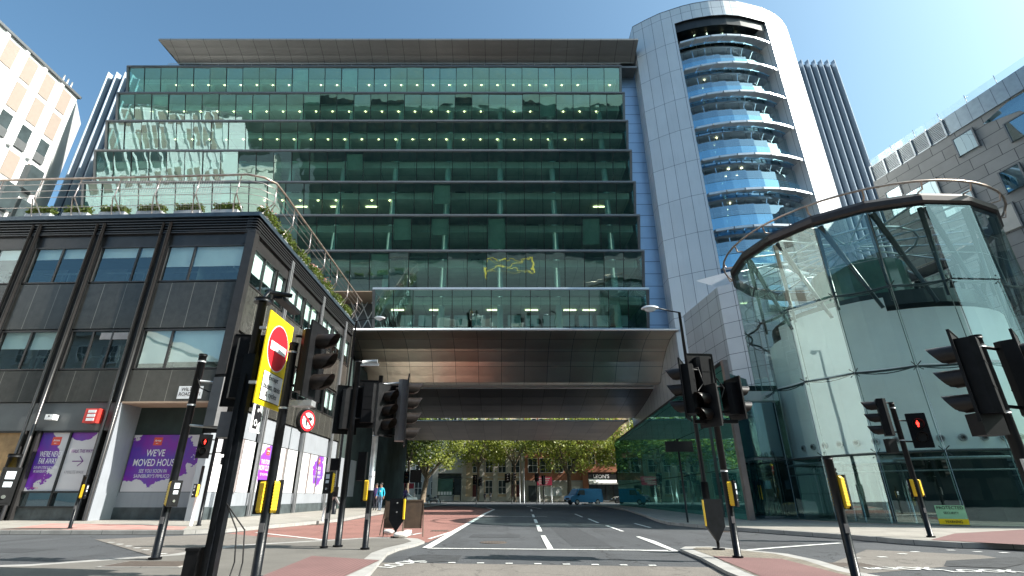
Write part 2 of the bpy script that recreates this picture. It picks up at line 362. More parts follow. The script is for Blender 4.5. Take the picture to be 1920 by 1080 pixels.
# ------------------------------------------------------------------ mesh builder
class MB:
    def __init__(s): s.v = []; s.f = []; s.uv = []; s.sm = []; s.mi = []; s.M = Matrix(); s.cur = 0
    def at(s, loc=(0, 0, 0), rz=0, M=None):
        s.M = M if M is not None else Matrix.Translation(loc) @ Matrix.Rotation(rz, 4, 'Z'); return s
    def face(s, pts, uv=None, smooth=False):
        i = len(s.v); P = [s.M @ Vector(p) for p in pts]
        s.v += P; s.f.append(list(range(i, i + len(P)))); s.sm.append(smooth); s.mi.append(s.cur)
        if uv is None:
            a = P[1] - P[0]; b = P[2] - P[0]; n = a.cross(b)
            if n.length < 1e-12: n = Vector((0, 0, 1))
            n.normalize()
            if abs(n.z) > .92: uv = [(p.x, p.y) for p in P]
            else:
                t = Vector((-n.y, n.x, 0)).normalized()
                if abs(t.x) >= abs(t.y): t = t if t.x > 0 else -t
                else: t = t if t.y > 0 else -t
                uv = [(p.dot(t), p.z) for p in P]
        s.uv.append(uv)
        return s
    def quad(s, a, b, c, d, uv=None): return s.face([a, b, c, d], uv)
    def box(s, x0, x1, y0, y1, z0, z1):
        if x0 > x1: x0, x1 = x1, x0
        if y0 > y1: y0, y1 = y1, y0
        if z0 > z1: z0, z1 = z1, z0
        p = [(x, y, z) for z in (z0, z1) for y in (y0, y1) for x in (x0, x1)]
        for q in ((0, 2, 3, 1), (4, 5, 7, 6), (0, 1, 5, 4), (2, 6, 7, 3), (0, 4, 6, 2), (1, 3, 7, 5)): s.face([p[i] for i in q])
        return s
    def prism(s, poly, z0, z1, caps=True):
        a = sum(poly[i][0] * poly[(i + 1) % len(poly)][1] - poly[(i + 1) % len(poly)][0] * poly[i][1] for i in range(len(poly)))
        if a < 0: poly = poly[::-1]
        n = len(poly); L = 0
        for i in range(n):
            p, q = poly[i], poly[(i + 1) % n]
            l = math.hypot(q[0] - p[0], q[1] - p[1])
            s.face([(p[0], p[1], z0), (q[0], q[1], z0), (q[0], q[1], z1), (p[0], p[1], z1)], [(L, z0), (L + l, z0), (L + l, z1), (L, z1)])
            L += l
        if caps:
            s.face([(x, y, z1) for x, y in poly]); s.face([(x, y, z0) for x, y in poly[::-1]])
        return s
    def extr(s, prof, x0, x1):
        """profile in (y,z) extruded along x"""
        n = len(prof)
        for i in range(n):
            p, q = prof[i], prof[(i + 1) % n]
            s.face([(x0, *p), (x1, *p), (x1, *q), (x0, *q)])
        s.face([(x0, *p) for p in prof[::-1]]); s.face([(x1, *p) for p in prof])
        return s
    def tube(s, pts, r, n=8, caps=True, r1=None):
        pts = [Vector(p) for p in pts]; m = len(pts)
        rs = [r + ((r1 if r1 is not None else r) - r) * i / (m - 1) for i in range(m)]
        rings = []; prev = None
        for i, p in enumerate(pts):
            d = (pts[min(i + 1, m - 1)] - pts[max(i - 1, 0)]).normalized()
            if prev is None:
                a = Vector((0, 0, 1)) if abs(d.z) < .9 else Vector((1, 0, 0)); u = d.cross(a).normalized()
            else: u = (prev - d * prev.dot(d)).normalized()
            prev = u; v = d.cross(u)
            rings.append([p + (u * math.cos(2 * math.pi * k / n) + v * math.sin(2 * math.pi * k / n)) * rs[i] for k in range(n)])
        for i in range(m - 1):
            for k in range(n):
                k2 = (k + 1) % n
                s.face([rings[i][k], rings[i + 1][k], rings[i + 1][k2], rings[i][k2]], smooth=True)
        if caps: s.face(rings[0][::-1]); s.face(rings[-1])
        return s
    def cyl(s, c, r, h, n=16, axis=(0, 0, 1), r1=None):
        c = Vector(c); return s.tube([c, c + Vector(axis) * h], r, n, True, r1)
    def lathe(s, prof, n=16, c=(0, 0, 0)):
        """prof = [(r,z)...]"""
        for (r0, z0), (r1, z1) in zip(prof, prof[1:]):
            for k in range(n):
                a, b = 2 * math.pi * k / n, 2 * math.pi * (k + 1) / n
                P = [(c[0] + r0 * math.cos(a), c[1] + r0 * math.sin(a), c[2] + z0), (c[0] + r0 * math.cos(b), c[1] + r0 * math.sin(b), c[2] + z0),
                     (c[0] + r1 * math.cos(b), c[1] + r1 * math.sin(b), c[2] + z1), (c[0] + r1 * math.cos(a), c[1] + r1 * math.sin(a), c[2] + z1)]
                if r0 < 1e-5: P = [P[0], P[2], P[3]]
                elif r1 < 1e-5: P = P[:3]
                s.face(P, smooth=True)
        return s
    def build(s, name, m, parent=None, org=None):
        me = bpy.data.meshes.new(name)
        org = Vector(org) if org is not None else Vector((0, 0, 0))
        me.from_pydata([tuple(v - org) for v in s.v], [], s.f)
        ul = me.uv_layers.new(name='uv')
        fl = [c for f in s.uv for p in f for c in p]
        ul.data.foreach_set('uv', fl)
        me.polygons.foreach_set('use_smooth', s.sm)
        if any(s.sm):
            import bmesh as _bm
            b = _bm.new(); b.from_mesh(me); _bm.ops.remove_doubles(b, verts=b.verts, dist=1e-5); b.to_mesh(me); b.free()
        if isinstance(m, str): m = [m]
        for q in m: me.materials.append(MATS[q])
        if len(m) > 1 and len(me.polygons) == len(s.mi): me.polygons.foreach_set('material_index', s.mi)
        o = bpy.data.objects.new(name, me); COL.objects.link(o)
        if parent is not None: o.parent = parent
        return o

def tag(o, label, cat, group=None):
    o['label'] = label; o['category'] = cat
    if group: o['group'] = group
    return o
def thing(name, label, cat, loc=(0, 0, 0), rz=0, group=None):
    o = bpy.data.objects.new(name, None); COL.objects.link(o); o.empty_display_size = .3
    o.location = loc; o.rotation_euler = (0, 0, rz)
    return tag(o, label, cat, group)
class T:
    """a thing at a base point whose parts are modelled in world coordinates"""
    def __init__(s, name, label, cat, loc, group=None):
        s.o = thing(name, label, cat, loc, 0, group); s.loc = Vector(loc)
    def part(s, name, mb, m, parent=None): return mb.build(name, m, parent or s.o, s.loc)
def struct(o): o['kind'] = 'structure'; return o
def copy_tree(o, parent=None):
    c = o.copy(); COL.objects.link(c); c.parent = parent
    for ch in o.children: copy_tree(ch, c)
    return c
def text(body, m, parent, M, height, width=None, name='lettering', org=(0, 0, 0), ex=.002, bold=0.):
    """flat lettering: local X along the line, Y up, Z out of the face; M places its centre"""
    cu = bpy.data.curves.new(name, 'FONT'); cu.body = body; cu.size = 1; cu.extrude = 0; cu.offset = bold
    cu.align_x = 'CENTER'; cu.align_y = 'CENTER'; cu.resolution_u = 3
    to = bpy.data.objects.new(name, cu); COL.objects.link(to)
    dg = bpy.context.evaluated_depsgraph_get(); dg.update()
    me = bpy.data.meshes.new_from_object(to.evaluated_get(dg))
    bpy.data.objects.remove(to); bpy.data.curves.remove(cu)
    if not len(me.vertices): return None
    xs = [v.co.x for v in me.vertices]; ys = [v.co.y for v in me.vertices]
    w0 = max(xs) - min(xs); h0 = max(ys) - min(ys)
    nl = body.count('\n') + 1
    ky = height / h0; kx = (width / w0) if width else ky
    cx, cy = (max(xs) + min(xs)) / 2, (max(ys) + min(ys)) / 2
    O = Vector(org)
    for v in me.vertices: v.co = (M @ Vector(((v.co.x - cx) * kx, (v.co.y - cy) * ky, ex))) - O
    me.materials.clear(); me.materials.append(MATS[m])
    o = bpy.data.objects.new(name, me); COL.objects.link(o); o.parent = parent
    return o
def frameM(c, xdir, ydir=(0, 0, 1)):
    x = Vector(xdir).normalized(); y = Vector(ydir).normalized(); z = x.cross(y)
    M = Matrix((x, y, z)).transposed().to_4x4(); M.translation = Vector(c); return M
def offset(poly, d):
    """inset a ccw polygon by d"""
    n = len(poly); out = []
    for i in range(n):
        a, b, c_ = Vector(poly[i - 1]), Vector(poly[i]), Vector(poly[(i + 1) % n])
        e1 = (b - a).normalized(); e2 = (c_ - b).normalized()
        n1 = Vector((-e1.y, e1.x)); n2 = Vector((-e2.y, e2.x)); k = n1 + n2
        if k.length < .3: k = n1
        k.normalize(); out.append(tuple(b + k * d / max(.5, k.dot(n1))))
    return out
def ccw(poly):
    a = sum(poly[i][0] * poly[(i + 1) % len(poly)][1] - poly[(i + 1) % len(poly)][0] * poly[i][1] for i in range(len(poly)))
    return poly if a > 0 else poly[::-1]
def sheet(name, poly, z, m):
    o = MB().face([(x, y, z) for x, y in ccw(poly)]).build(name, m); return struct(o)
def ribbon(mb, pts, wd, z):
    pts = [Vector((p[0], p[1])) for p in pts]
    nn = []
    for i in range(len(pts)):
        d = (pts[min(i + 1, len(pts) - 1)] - pts[max(i - 1, 0)]).normalized(); nn.append(Vector((-d.y, d.x)) * wd / 2)
    for i in range(len(pts) - 1):
        a, b, c_, d = pts[i] - nn[i], pts[i + 1] - nn[i + 1], pts[i + 1] + nn[i + 1], pts[i] + nn[i]
        mb.face([(*a, z), (*b, z), (*c_, z), (*d, z)])
    return mb

# ================================================================== GROUND
def Gz(*p, z=0.): return [G(x, y, z) for x, y in p]
struct(MB().quad((-900, -900, 0), (900, -900, 0), (900, 900, 0), (-900, 900, 0)).build('ground', 'asphalt'))
sheet('road_repair_patch', [(-7, -6), (8, -6), (8, -4.4), (-7, -4.6)], .004, 'asphalt_far')
sheet('bus_lane', [(-8.3, 16.6), (-6.2, 14.7), (-3.3, 14.4), (-1.8, 13.6), (-1.45, 20), (-1.2, 30), (-.6, 46), (-4, 60), (-7.4, 60), (-7.35, 32.4), (-7, 24.4), (-8.2, 18.7)], .004, 'red_asphalt')
sheet('crossing_strip', Gz((178, 1012), (430, 1001), (480, 1006), (700, 1017), (560, 1030), (300, 1048)), .008, 'tan_asphalt')
sheet('crossing_strip', [(-2.05, 9.62), (2.5, 9.12), (3.5, 9.0), (3.1, 3), (-2.0, 3)], .004, 'tan_asphalt')
sheet('crossing_strip', Gz((1625, 1031), (1840, 1041), (1900, 1052), (1760, 1064), (1600, 1078), (1545, 1062)), .004, 'tan_asphalt')
sheet('road_patch', Gz((1775, 1052), (1905, 1045), (1930, 1056), (1880, 1066), (1770, 1062)), .008, 'repair')
sheet('road_patch', Gz((768, 1044), (795, 1040), (866, 1042), (858, 1053), (800, 1055), (772, 1050)), .006, 'repair')

sheet('road_patch', [(1.6, 12.6), (2.5, 12.55), (2.7, 19.5), (1.75, 19.6)], .004, 'patch_tar')
sheet('road_patch', [(-.9, 15.2), (.5, 15.1), (.55, 16.3), (-.85, 16.4)], .004, 'patch_tar')
sheet('road_patch', [(5.6, 12.4), (7.3, 13.4), (7.2, 14.0), (5.5, 13.0)], .004, 'patch_tar')
sheet('road_patch', [(-12.5, 11.5), (-9.6, 11.2), (-9.5, 12.0), (-12.4, 12.3)], .004, 'patch_tar')
sheet('road_patch', [(-1.0, 4.6), (1.2, 4.5), (1.3, 6.9), (-.9, 7.1)], .008, 'patch_tan')
def pavement(name, poly, h, m, kerbm='kerb', kw=.16):
    poly = ccw(poly)
    k = MB().prism(poly, -.05, h); struct(k.build(name + '_kerb', kerbm))
    inn = offset(poly, kw)
    struct(MB().face([(x, y, h + .004) for x, y in inn]).build(name, m))
LP = [(-90, 15.4), (-14.66, 16.19), (-9.3, 16.19), (-8.5, 16.8), (-8.1, 18.7), (-7.6, 21), (-7.05, 24.4), (-7.25, 28), (-7.4, 32.4), (-7.6, 75), (-90, 75)]
pavement('pavement_left', LP, .12, 'paving')
RP = [(11.1, 75), (10.7, 56), (9.6, 42), (8.0, 31), (6.8, 24), (6.5, 21.5), (7.1, 18.9), (8.4, 15.9), (9.1, 14.3), (9.4, 13), (9.9, 12.1), (11.2, 11.7), (60, 11.0), (60, 75)]
pavement('pavement_right', RP, .12, 'paving', 'kerb')
ISL = [(-1.9, 12.4), (-1.82, 13.2), (-2.1, 14.0), (-2.6, 14.45), (-3.4, 14.4), (-4.5, 13.4), (-5.9, 12.2), (-6.1, 10.3), (-7.4, 8.9), (-9.5, 8.3), (-9.5, 1.5), (-1.5, 1.5), (-1.85, 8.1), (-2.0, 9.3), (-2.15, 10.6), (-2.1, 11.5)]
pavement('island_left', ISL, .06, 'island_asphalt', kw=.3)
ISR = [(3.62, 11.35), (3.9, 11.85), (4.44, 11.9), (4.85, 11.3), (5.32, 10.44), (5.3, 9.42), (5.05, 8.1), (5.3, 4), (2.9, 4), (3.22, 8.11), (3.5, 9.9)]
pavement('island_right', ISR, .06, 'block_paving', kw=.24)
sheet('tactile_strip', Gz((585, 1042), (712, 1050), (642, 1082), (480, 1084), z=.07), .0695, 'tactile')
sheet('tactile_strip', [(3.75, 9.95), (4.75, 9.55), (4.6, 7.2), (3.4, 7.2)], .0695, 'tactile')
sheet('tactile_strip', Gz((1790, 1000), (1935, 992), (1935, 1022), (1745, 1012), z=.13), .1295, 'tactile')
sheet('tactile_strip', [(-14.9, 16.42), (-9.5, 16.42), (-10.2, 17.9), (-13.2, 19.4), (-16.4, 20.0)], .1295, 'pink_slab')
mk = MB()
ribbon(mk, [(-1.6, 12.06), (3.45, 11.6)], .13, .012)
ribbon(mk, [(-1.62, 12.15), (-1.42, 20), (-1.25, 26), (-1.0, 36), (-.6, 46), (-1.4, 52)], .2, .014)
ribbon(mk, [(-1.9, 14.6), (-1.55, 17.5), (-1.45, 21)], .1, .012)
ribbon(mk, Gz((480, 999), (660, 1019)), .12, .012)
for a, b in (((1032, 1030), (1018, 1005)), ((1013, 997), (1008, 985)), ((1006, 981), (1003, 974)), ((1001, 970), (999, 965)), ((997, 959), (996, 955))): ribbon(mk, Gz(a, b), .13, .012)
for a, b in (((1168, 997), (1137, 986)), ((1122, 981), (1103, 973)), ((1092, 970), (1078, 964)), ((1220, 990), (1190, 982))): ribbon(mk, Gz(a, b), .1, .012)
ribbon(mk, Gz((1268, 1035), (1196, 1007)), .12, .012); ribbon(mk, Gz((1268, 1035), (1225, 1016), (1196, 1007)), .1, .016)
ribbon(mk, Gz((1200, 1033), (1268, 1035)), .1, .013)
ribbon(mk, Gz((1392, 1033), (1480, 1026), (1575, 1019)), .13, .012)
ribbon(mk, Gz((790, 1000), (760, 1006)), .1, .012)
ribbon(mk, [(2.5, 30), (-1.1, 30.2)], .14, .012)
for x in range(786, 1240, 54): 
    a = G(x, 1056 + (x - 786) * .014); mk.quad((a[0], a[1], .012), (a[0] + .12, a[1], .012), (a[0] + .12, a[1] + .1, .012), (a[0], a[1] + .1, .012))
for i in range(8):
    a = G(200 + i * 16, 1018 + i * 3.6); mk.quad((a[0], a[1], .012), (a[0] + .14, a[1], .012), (a[0] + .14, a[1] + .1, .012), (a[0], a[1] + .1, .012))
for x, y in ((1712, 1036), (1688, 1040), (1650, 1046), (1600, 1048), (1780, 1033), (1830, 1036), (1880, 1038), (1600, 1064), (1640, 1068)):
    a = G(x, y); mk.quad((a[0], a[1], .012), (a[0] + .16, a[1], .012), (a[0] + .16, a[1] + .1, .012), (a[0], a[1] + .1, .012))
ribbon(mk, [(3.5, 48), (2.8, 60), (4.5, 70), (9, 78)], .15, .012)
ribbon(mk, [(-1.4, 56), (-4.5, 66), (-9, 74)], .15, .012)
road_marks = struct(mk.build('road_marking', 'marking'))
def road_text(body, c, ang, h, wd, z=.013):
    o = text(body, 'marking', None, frameM((c[0], c[1], z), (math.cos(ang), math.sin(ang), 0), (-math.sin(ang), math.cos(ang), 0)), h, wd, 'road_marking', ex=0, bold=.02)
    struct(o)
road_text('LOOK', G(385, 1047), -.12, .3, 1.35)
road_text('LOOK', G(752, 1058, .0), 1.15, .34, 1.05)
road_text('LOOK', G(1690, 1067), -.1, .34, 1.1)
road_text('LOOK', G(1845, 1072), -.05, .3, 1.1)
yb = MB()                                                   # yellow box junction behind the camera, mirrored in the glass
X0, X1, Y0, Y1 = -1.5, 9, -27, -40
for a, b in (((X0, Y0), (X1, Y0)), ((X0, Y1), (X1, Y1)), ((X0, Y0), (X0, Y1)), ((X1, Y0), (X1, Y1)), ((X0, Y0), (X1, Y1)), ((X1, Y0), (X0, Y1))): ribbon(yb, [a, b], .4, .012)
struct(yb.build('box_junction_marking', 'yellow_marking'))
def cover(x, y, wd, d, z, label):
    t = T('inspection_cover', label, 'manhole cover', (x, y, z), 'inspection covers in the paving')
    t.part('frame', MB().box(x - wd / 2 - .05, x + wd / 2 + .05, y - d / 2 - .05, y + d / 2 + .05, z - .03, z + .006), 'kerb')
    t.part('plate', MB().box(x - wd / 2, x + wd / 2, y - d / 2, y + d / 2, z - .02, z + .012), 'iron')
a = G(286, 1059, .06); cover(a[0], a[1], 1.15, .62, .066, 'rusty ribbed cover in the traffic island beside the leftmost full-height signal pole')
a = G(72, 992, .12); cover(a[0], a[1], 1.9, .6, .126, 'dark grating in the pavement in front of the posters reading far away')
a = G(1560, 1061, .0); cover(a[0], a[1], 1.3, .5, .008, 'dark ribbed cover in the road beside the right-hand island')

for gx, gy, l_ in ((-7.25, 21.6, 'iron road gully against the left kerb beside the red lane'), (7.0, 17.6, 'iron road gully against the right kerb before the glass wall'), (-2.0, 9.9 + 8, 'iron gully in the red lane left of the white line')):
    t = T('road_gully', l_, 'drain', (gx, gy, 0), 'road gullies')
    t.part('frame', MB().box(gx - .28, gx + .28, gy - .24, gy + .24, .0, .012), 'iron'); 
    for k in range(5): t.part('bar', MB().box(gx - .22 + k * .095, gx - .18 + k * .095, gy - .19, gy + .19, .012, .02), 'iron')
mh = T('manhole_cover', 'round iron cover in the middle lane ahead of the stop line', 'manhole cover', (-.2, 13.6, 0))
mh.part('cover', MB().tube([(-.2, 13.6, 0), (-.2, 13.6, .010)], .33, 20), 'iron')

# ================================================================== BRIDGE BUILDING
ZL = [14.68 + 3.869 * k for k in range(9)]          # tip heights of the glass tiers
XL, XR, YF, LEAN = -42., 13.4, 42., 1.42
B = T('office_building', 'green glass office block of leaning window tiers bridging the road on a steel belly', 'building', (-14, 50, 0))
NP = 30; PW = (XR - XL) / NP
for k in range(8):
    z0, z1 = ZL[k], ZL[k + 1]
    x0, n = (XL, NP) if k else (-11.66, 14)
    pw = (XR - x0) / n
    g = MB()
    for i in range(n):
        a, b = x0 + i * pw + .03, x0 + (i + 1) * pw - .03
        t1, t2 = random.uniform(-.02, .02), random.uniform(-.045, .045)
        g.quad((a, YF + LEAN + t1, z0 + .02), (b, YF + LEAN - t1, z0 + .02), (b, YF + .06 - t1 + t2, z1 - .1), (a, YF + .06 + t1 + t2, z1 - .1))
    rw = B.part('ribbon_window', g, 'facade_glass')
    f = MB()
    for i in range(n + 1):
        a = x0 + i * pw; q = .028
        f.quad((a - q, YF + LEAN - .03, z0), (a + q, YF + LEAN - .03, z0), (a + q, YF + .02, z1 - .08), (a - q, YF + .02, z1 - .08))
        f.quad((a - q, YF + LEAN - .03, z0), (a - q, YF + .02, z1 - .08), (a - q, YF + .14, z1 - .08), (a - q, YF + LEAN + .1, z0))
        f.quad((a + q, YF + LEAN - .03, z0), (a + q, YF + LEAN + .1, z0), (a + q, YF + .14, z1 - .08), (a + q, YF + .02, z1 - .08))
    B.part('mullion', f, 'dark_frame', rw)
    l = MB().box(x0 - .1, XR + .1, YF - .08, YF + LEAN + .12, z1 - .12, z1 + .05)
    l.box(x0 - .1, XR + .1, YF - .12, YF + .02, z1 - .07, z1 + .09)
    B.part('transom', l, 'pale_metal' if k == 0 else 'grey_frame', rw)
    for xx in (x0, XR):
        B.part('end_frame', MB().extr([(YF - .1, z1), (YF + LEAN - .1, z0), (YF + LEAN + .12, z0), (YF + .12, z1)], xx - .12, xx + .12), 'grey_frame', rw)
    d = MB()
    for xx in (x0, XR): d.face([(xx, YF + LEAN, z0), (xx, YF + LEAN, z1), (xx, YF + .1, z1)]); d.quad((xx, YF + LEAN, z0), (xx, 47, z0), (xx, 47, z1), (xx, YF + LEAN, z1))
    B.part('end_pane', d, 'facade_glass', rw)
    sl = MB().box(x0 + .2, XR - .2, YF + 1.7, 52, z1 - .9, z1 - .15)
    B.part('floor_slab', sl, 'ceiling')
    B.part('floor_finish', MB().box(x0 + .2, XR - .2, YF + 1.9, 52, z1 - .14, z1 - .12), 'interior_floor')
    for i in range(n):
        if random.random() < (.10 if k in (3, 2, 6) else .05):
            a = x0 + i * pw; q_ = random.uniform(.25, .8)
            B.part('roller_blind', MB().quad((a + .1, YF + .28, z1 - .2), (a + pw - .1, YF + .28, z1 - .2), (a + pw - .1, YF + .28 + LEAN * q_ * .9, z1 - .2 - 3.5 * q_), (a + .1, YF + .28 + LEAN * q_ * .9, z1 - .2 - 3.5 * q_)), 'roller')
    # desks, partitions and cabinets standing in the rooms
    bl = MB()
    for i in range(n):
        if random.random() < .45:
            a = x0 + i * pw; bl.box(a + .1, a + pw * random.uniform(.5, .95), 45.5 + random.random() * 3, 46.2 + random.random() * 3, z0 + .0, z0 + random.uniform(.8, 1.9))
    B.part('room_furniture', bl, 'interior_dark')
# interior columns, each a part (three panes apart)
cols = [XL + 3.1 + i * 5.54 for i in range(10)]
for cx in cols:
    z0 = ZL[0] if cx > -11 else ZL[1]
    B.part('column', MB().tube([(cx, 44.1, z0), (cx, 44.1, ZL[8])], .3, 10), 'column')
lampm = None
for k, xs in ((7, range(2, 30)), (6, range(1, 29)), (5, range(3, 28)), (3, (9, 10, 11, 12, 13, 15, 16))):
    for i in xs:
        if random.random() < .1: continue
        o = MB().cyl((0, 0, 0), .065, .05, 8).build('ceiling_light', 'lamp_glow', B.o) if lampm is None else lampm.copy()
        if lampm is None: lampm = o
        else: COL.objects.link(o); o.parent = B.o
        o.location = Vector((XL + (i + .5) * PW, 43.75 + .1 * (k == 3), ZL[k + 1] - 1.0)) - B.loc
for k, i in ((3, 11), (3, 13), (3, 15), (3, 28), (0, 17), (0, 19), (0, 22), (0, 24), (0, 26), (0, 27)):
    B.part('strip_light', MB().box(XL + i * PW, XL + i * PW + 1.2, 45, 45.12, ZL[k + 1] - 1.0, ZL[k + 1] - .93), 'strip_glow')
for i in range(13):
    a = -9.6 + i * 1.7
    B.part('room_screen', MB().box(a, a + 1.28, 44.9, 45.0, 15.0, 17.0), 'blind')
    B.part('screen_rail', MB().box(a - .2, a + 1.5, 44.8, 44.88, 15.75, 15.86), 'dark_frame')
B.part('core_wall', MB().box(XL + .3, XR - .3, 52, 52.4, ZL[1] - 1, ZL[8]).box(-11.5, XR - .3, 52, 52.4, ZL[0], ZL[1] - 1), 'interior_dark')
# plant storey, railing and the upswept canopy
B.part('roof_deck', MB().box(XL, 15.3, YF + .2, 62, ZL[8] + .06, ZL[8] + .3), 'grey_frame')
B.part('plant_storey', MB().box(-36.6, 15.2, 44.6, 60, ZL[8] + .3, 50.1), 'dark_frame')
cp = MB()
xa, xb = -38.3, 15.3
prof = [(40.5, 48.0), (41.3, 47.72), (42.1, 47.4), (42.7, 47.05), (42.75, 46.95)]
for p, q in zip(prof, prof[1:]): cp.quad((xa + (p[0] - 40.5) * .5, *p), (xb, *p), (xb, *q), (xa + (q[0] - 40.5) * .5, *q))
cp.quad((xa, 40.5, 48.0), (xa, 40.5, 48.22), (xb, 40.5, 48.22), (xb, 40.5, 48.0))
cp.quad((xa, 40.5, 48.22), (xa, 60, 52.2), (xb, 60, 52.2), (xb, 40.5, 48.22))
cp.face([(xa, 40.5, 48.0), (xa + 1.1, 42.75, 46.95), (xa + 1.3, 60, 50), (xa, 60, 52.2), (xa, 40.5, 48.22)])
cp.quad((xa + 1.1, 42.75, 46.95), (xb, 42.75, 46.95), (xb, 46, 48.4), (xa + 1.1, 46, 48.4))
B.part('roof_canopy', cp, 'canopy_panel')
rl = MB().tube([(-38, 42.5, ZL[8] + .95), (13.6, 42.5, ZL[8] + .95)], .035, 6)
for i in range(28): rl.tube([(-38 + i * 1.9, 42.5, ZL[8] + .1), (-38 + i * 1.9, 42.5, ZL[8] + .95)], .025, 5)
B.part('roof_railing', rl, 'pale_metal')
# blue-grey siding between the glass and the tower
B.part('siding', MB().quad((XR + .1, 43.7, 14.6), (19, 43.7, 14.6), (19, 43.7, 46.2), (XR + .1, 43.7, 46.2)), 'siding')
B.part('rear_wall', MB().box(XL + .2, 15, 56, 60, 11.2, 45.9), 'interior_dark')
# lip and belly
B.part('fascia_lip', MB().tube([(-13.1, 41.98, 14.62), (15.6, 41.98, 14.62)], .12, 10).box(-13.1, 15.6, 42.0, 43.6, 14.58, 14.72), 'pale_metal')
def belly(name, prof, xa, xb, m, curl=0):
    b = MB(); L = 0
    for (p, q) in zip(prof, prof[1:]):
        l = math.dist(p, q)
        nseg = 13
        for i in range(nseg):
            a, c = xa + (xb - xa) * i / nseg, xa + (xb - xa) * (i + 1) / nseg
            j = [random.uniform(-.03, .03) for _ in range(2)]
            b.face([(a, p[0], p[1]), (c, p[0], p[1]), (c, q[0], q[1]), (a, q[0], q[1])], [(a, L), (c, L), (c, L + l), (a, L + l)])
        L += l
    return B.part(name, b, m)
def curve(y0, z0, y1, z1, sag, n=4):
    out = []
    for i in range(n + 1):
        t = i / n; out.append((y0 + (y1 - y0) * t, z0 + (z1 - z0) * t - sag * math.sin(math.pi * t)))
    return out
belly('steel_soffit', [(42.0, 14.52), (43.6, 14.3), (45.1, 13.75), (46.4, 12.85), (47.5, 11.75), (48.0, 11.2)], -13.9, 15.5, 'steel')
B.part('soffit_band', MB().box(-14, 15.5, 48.02, 49.0, 11.2, 11.95).box(-14, 15.6, 49.0, 50.4, 11.7, 12.1), 'steel')
belly('steel_soffit', curve(50.4, 11.15, 59.2, 9.42, .2), -14, 16.2, 'steel_shaded')
B.part('soffit_lip', MB().tube([(-14, 50.4, 11.15), (16.2, 50.4, 11.15)], .08, 8).box(-14, 16.2, 50.5, 51, 11.25, 11.8), 'pale_metal')
belly('steel_soffit', curve(60.2, 9.2, 72, 8.2, .15), -14, 14.5, 'steel_shaded')
B.part('soffit_lip', MB().tube([(-14, 60.2, 9.23), (14.5, 60.2, 9.23)], .07, 8), 'pale_metal')
B.part('link_roof', MB().box(-14, 15, 60.3, 72.2, 9.22, 9.35), 'dark_frame')
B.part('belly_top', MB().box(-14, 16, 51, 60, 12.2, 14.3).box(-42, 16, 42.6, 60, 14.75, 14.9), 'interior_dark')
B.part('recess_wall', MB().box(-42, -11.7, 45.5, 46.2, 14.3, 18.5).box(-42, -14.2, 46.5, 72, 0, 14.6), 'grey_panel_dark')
B.part('tier_soffit', MB().box(-42, -11.6, 42.4, 46, 18.42, 18.5), 'soffit_beige')
br = MB()
for i in range(3):
    a = -14.5 + i * 1.0
    br.tube([(a, 44.8, 14.9), (a + 1.6, 44.8, 18.3)], .05, 6).tube([(a + 1.6, 44.8, 14.9), (a, 44.8, 18.3)], .05, 6)
B.part('bracing', br, 'pale_metal')
# underpass wall on the left with its lit poster panels
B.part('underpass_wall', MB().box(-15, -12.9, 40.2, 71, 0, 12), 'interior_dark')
for y0 in (41.5, 45):
    B.part('wall_panel', MB().box(-12.9, -12.84, y0, y0 + 1.6, 1.0, 3.9), 'grey_panel')

# ------------------------------------------------------------------ round stair tower
TW = T('round_tower', 'tall round tower clad in pale metal panels with curved balconies in a slot', 'tower', (24.9, 50, 0))
plan = [(15.47, 60), (15.47, 42.25), (16.75, 41.34), (18.1, 40.5), (19.4, 39.95)]
planR = [(29.5, 39.75), (30.41, 40.13), (31.6, 40.7), (32.7, 41.4), (33.6, 42.2), (34.28, 43.0), (35.3, 45), (36.0, 47.5), (36.2, 50.5), (35.6, 60)]
def wall_strip(mb, pts, z0, z1, L=0, flip=False):
    for p, q in zip(pts, pts[1:]):
        l = math.dist(p, q); P = [(p[0], p[1], z0), (q[0], q[1], z0), (q[0], q[1], z1), (p[0], p[1], z1)]; U = [(L, z0), (L + l, z0), (L + l, z1), (L, z1)]
        if flip: P = P[::-1]; U = U[::-1]
        mb.face(P, U); L += l
    return L
def arc(c, r, a0, a1, n): return [(c[0] + r * math.cos(R(a0 + (a1 - a0) * i / n)), c[1] + r * math.sin(R(a0 + (a1 - a0) * i / n))) for i in range(n + 1)]
ZT = 52.1
top_arc = [(19.4, 39.95), (20.4, 39.55), (21.57, 39.2), (23.1, 38.92), (24.7, 38.81), (26.3, 38.95), (27.92, 39.33), (29.5, 39.75)]
cl = MB()
L = wall_strip(cl, plan, 0, ZT, -17.75)
L2 = wall_strip(cl, top_arc, 49.9, ZT, L)
wall_strip(cl, planR, 0, ZT, L2)
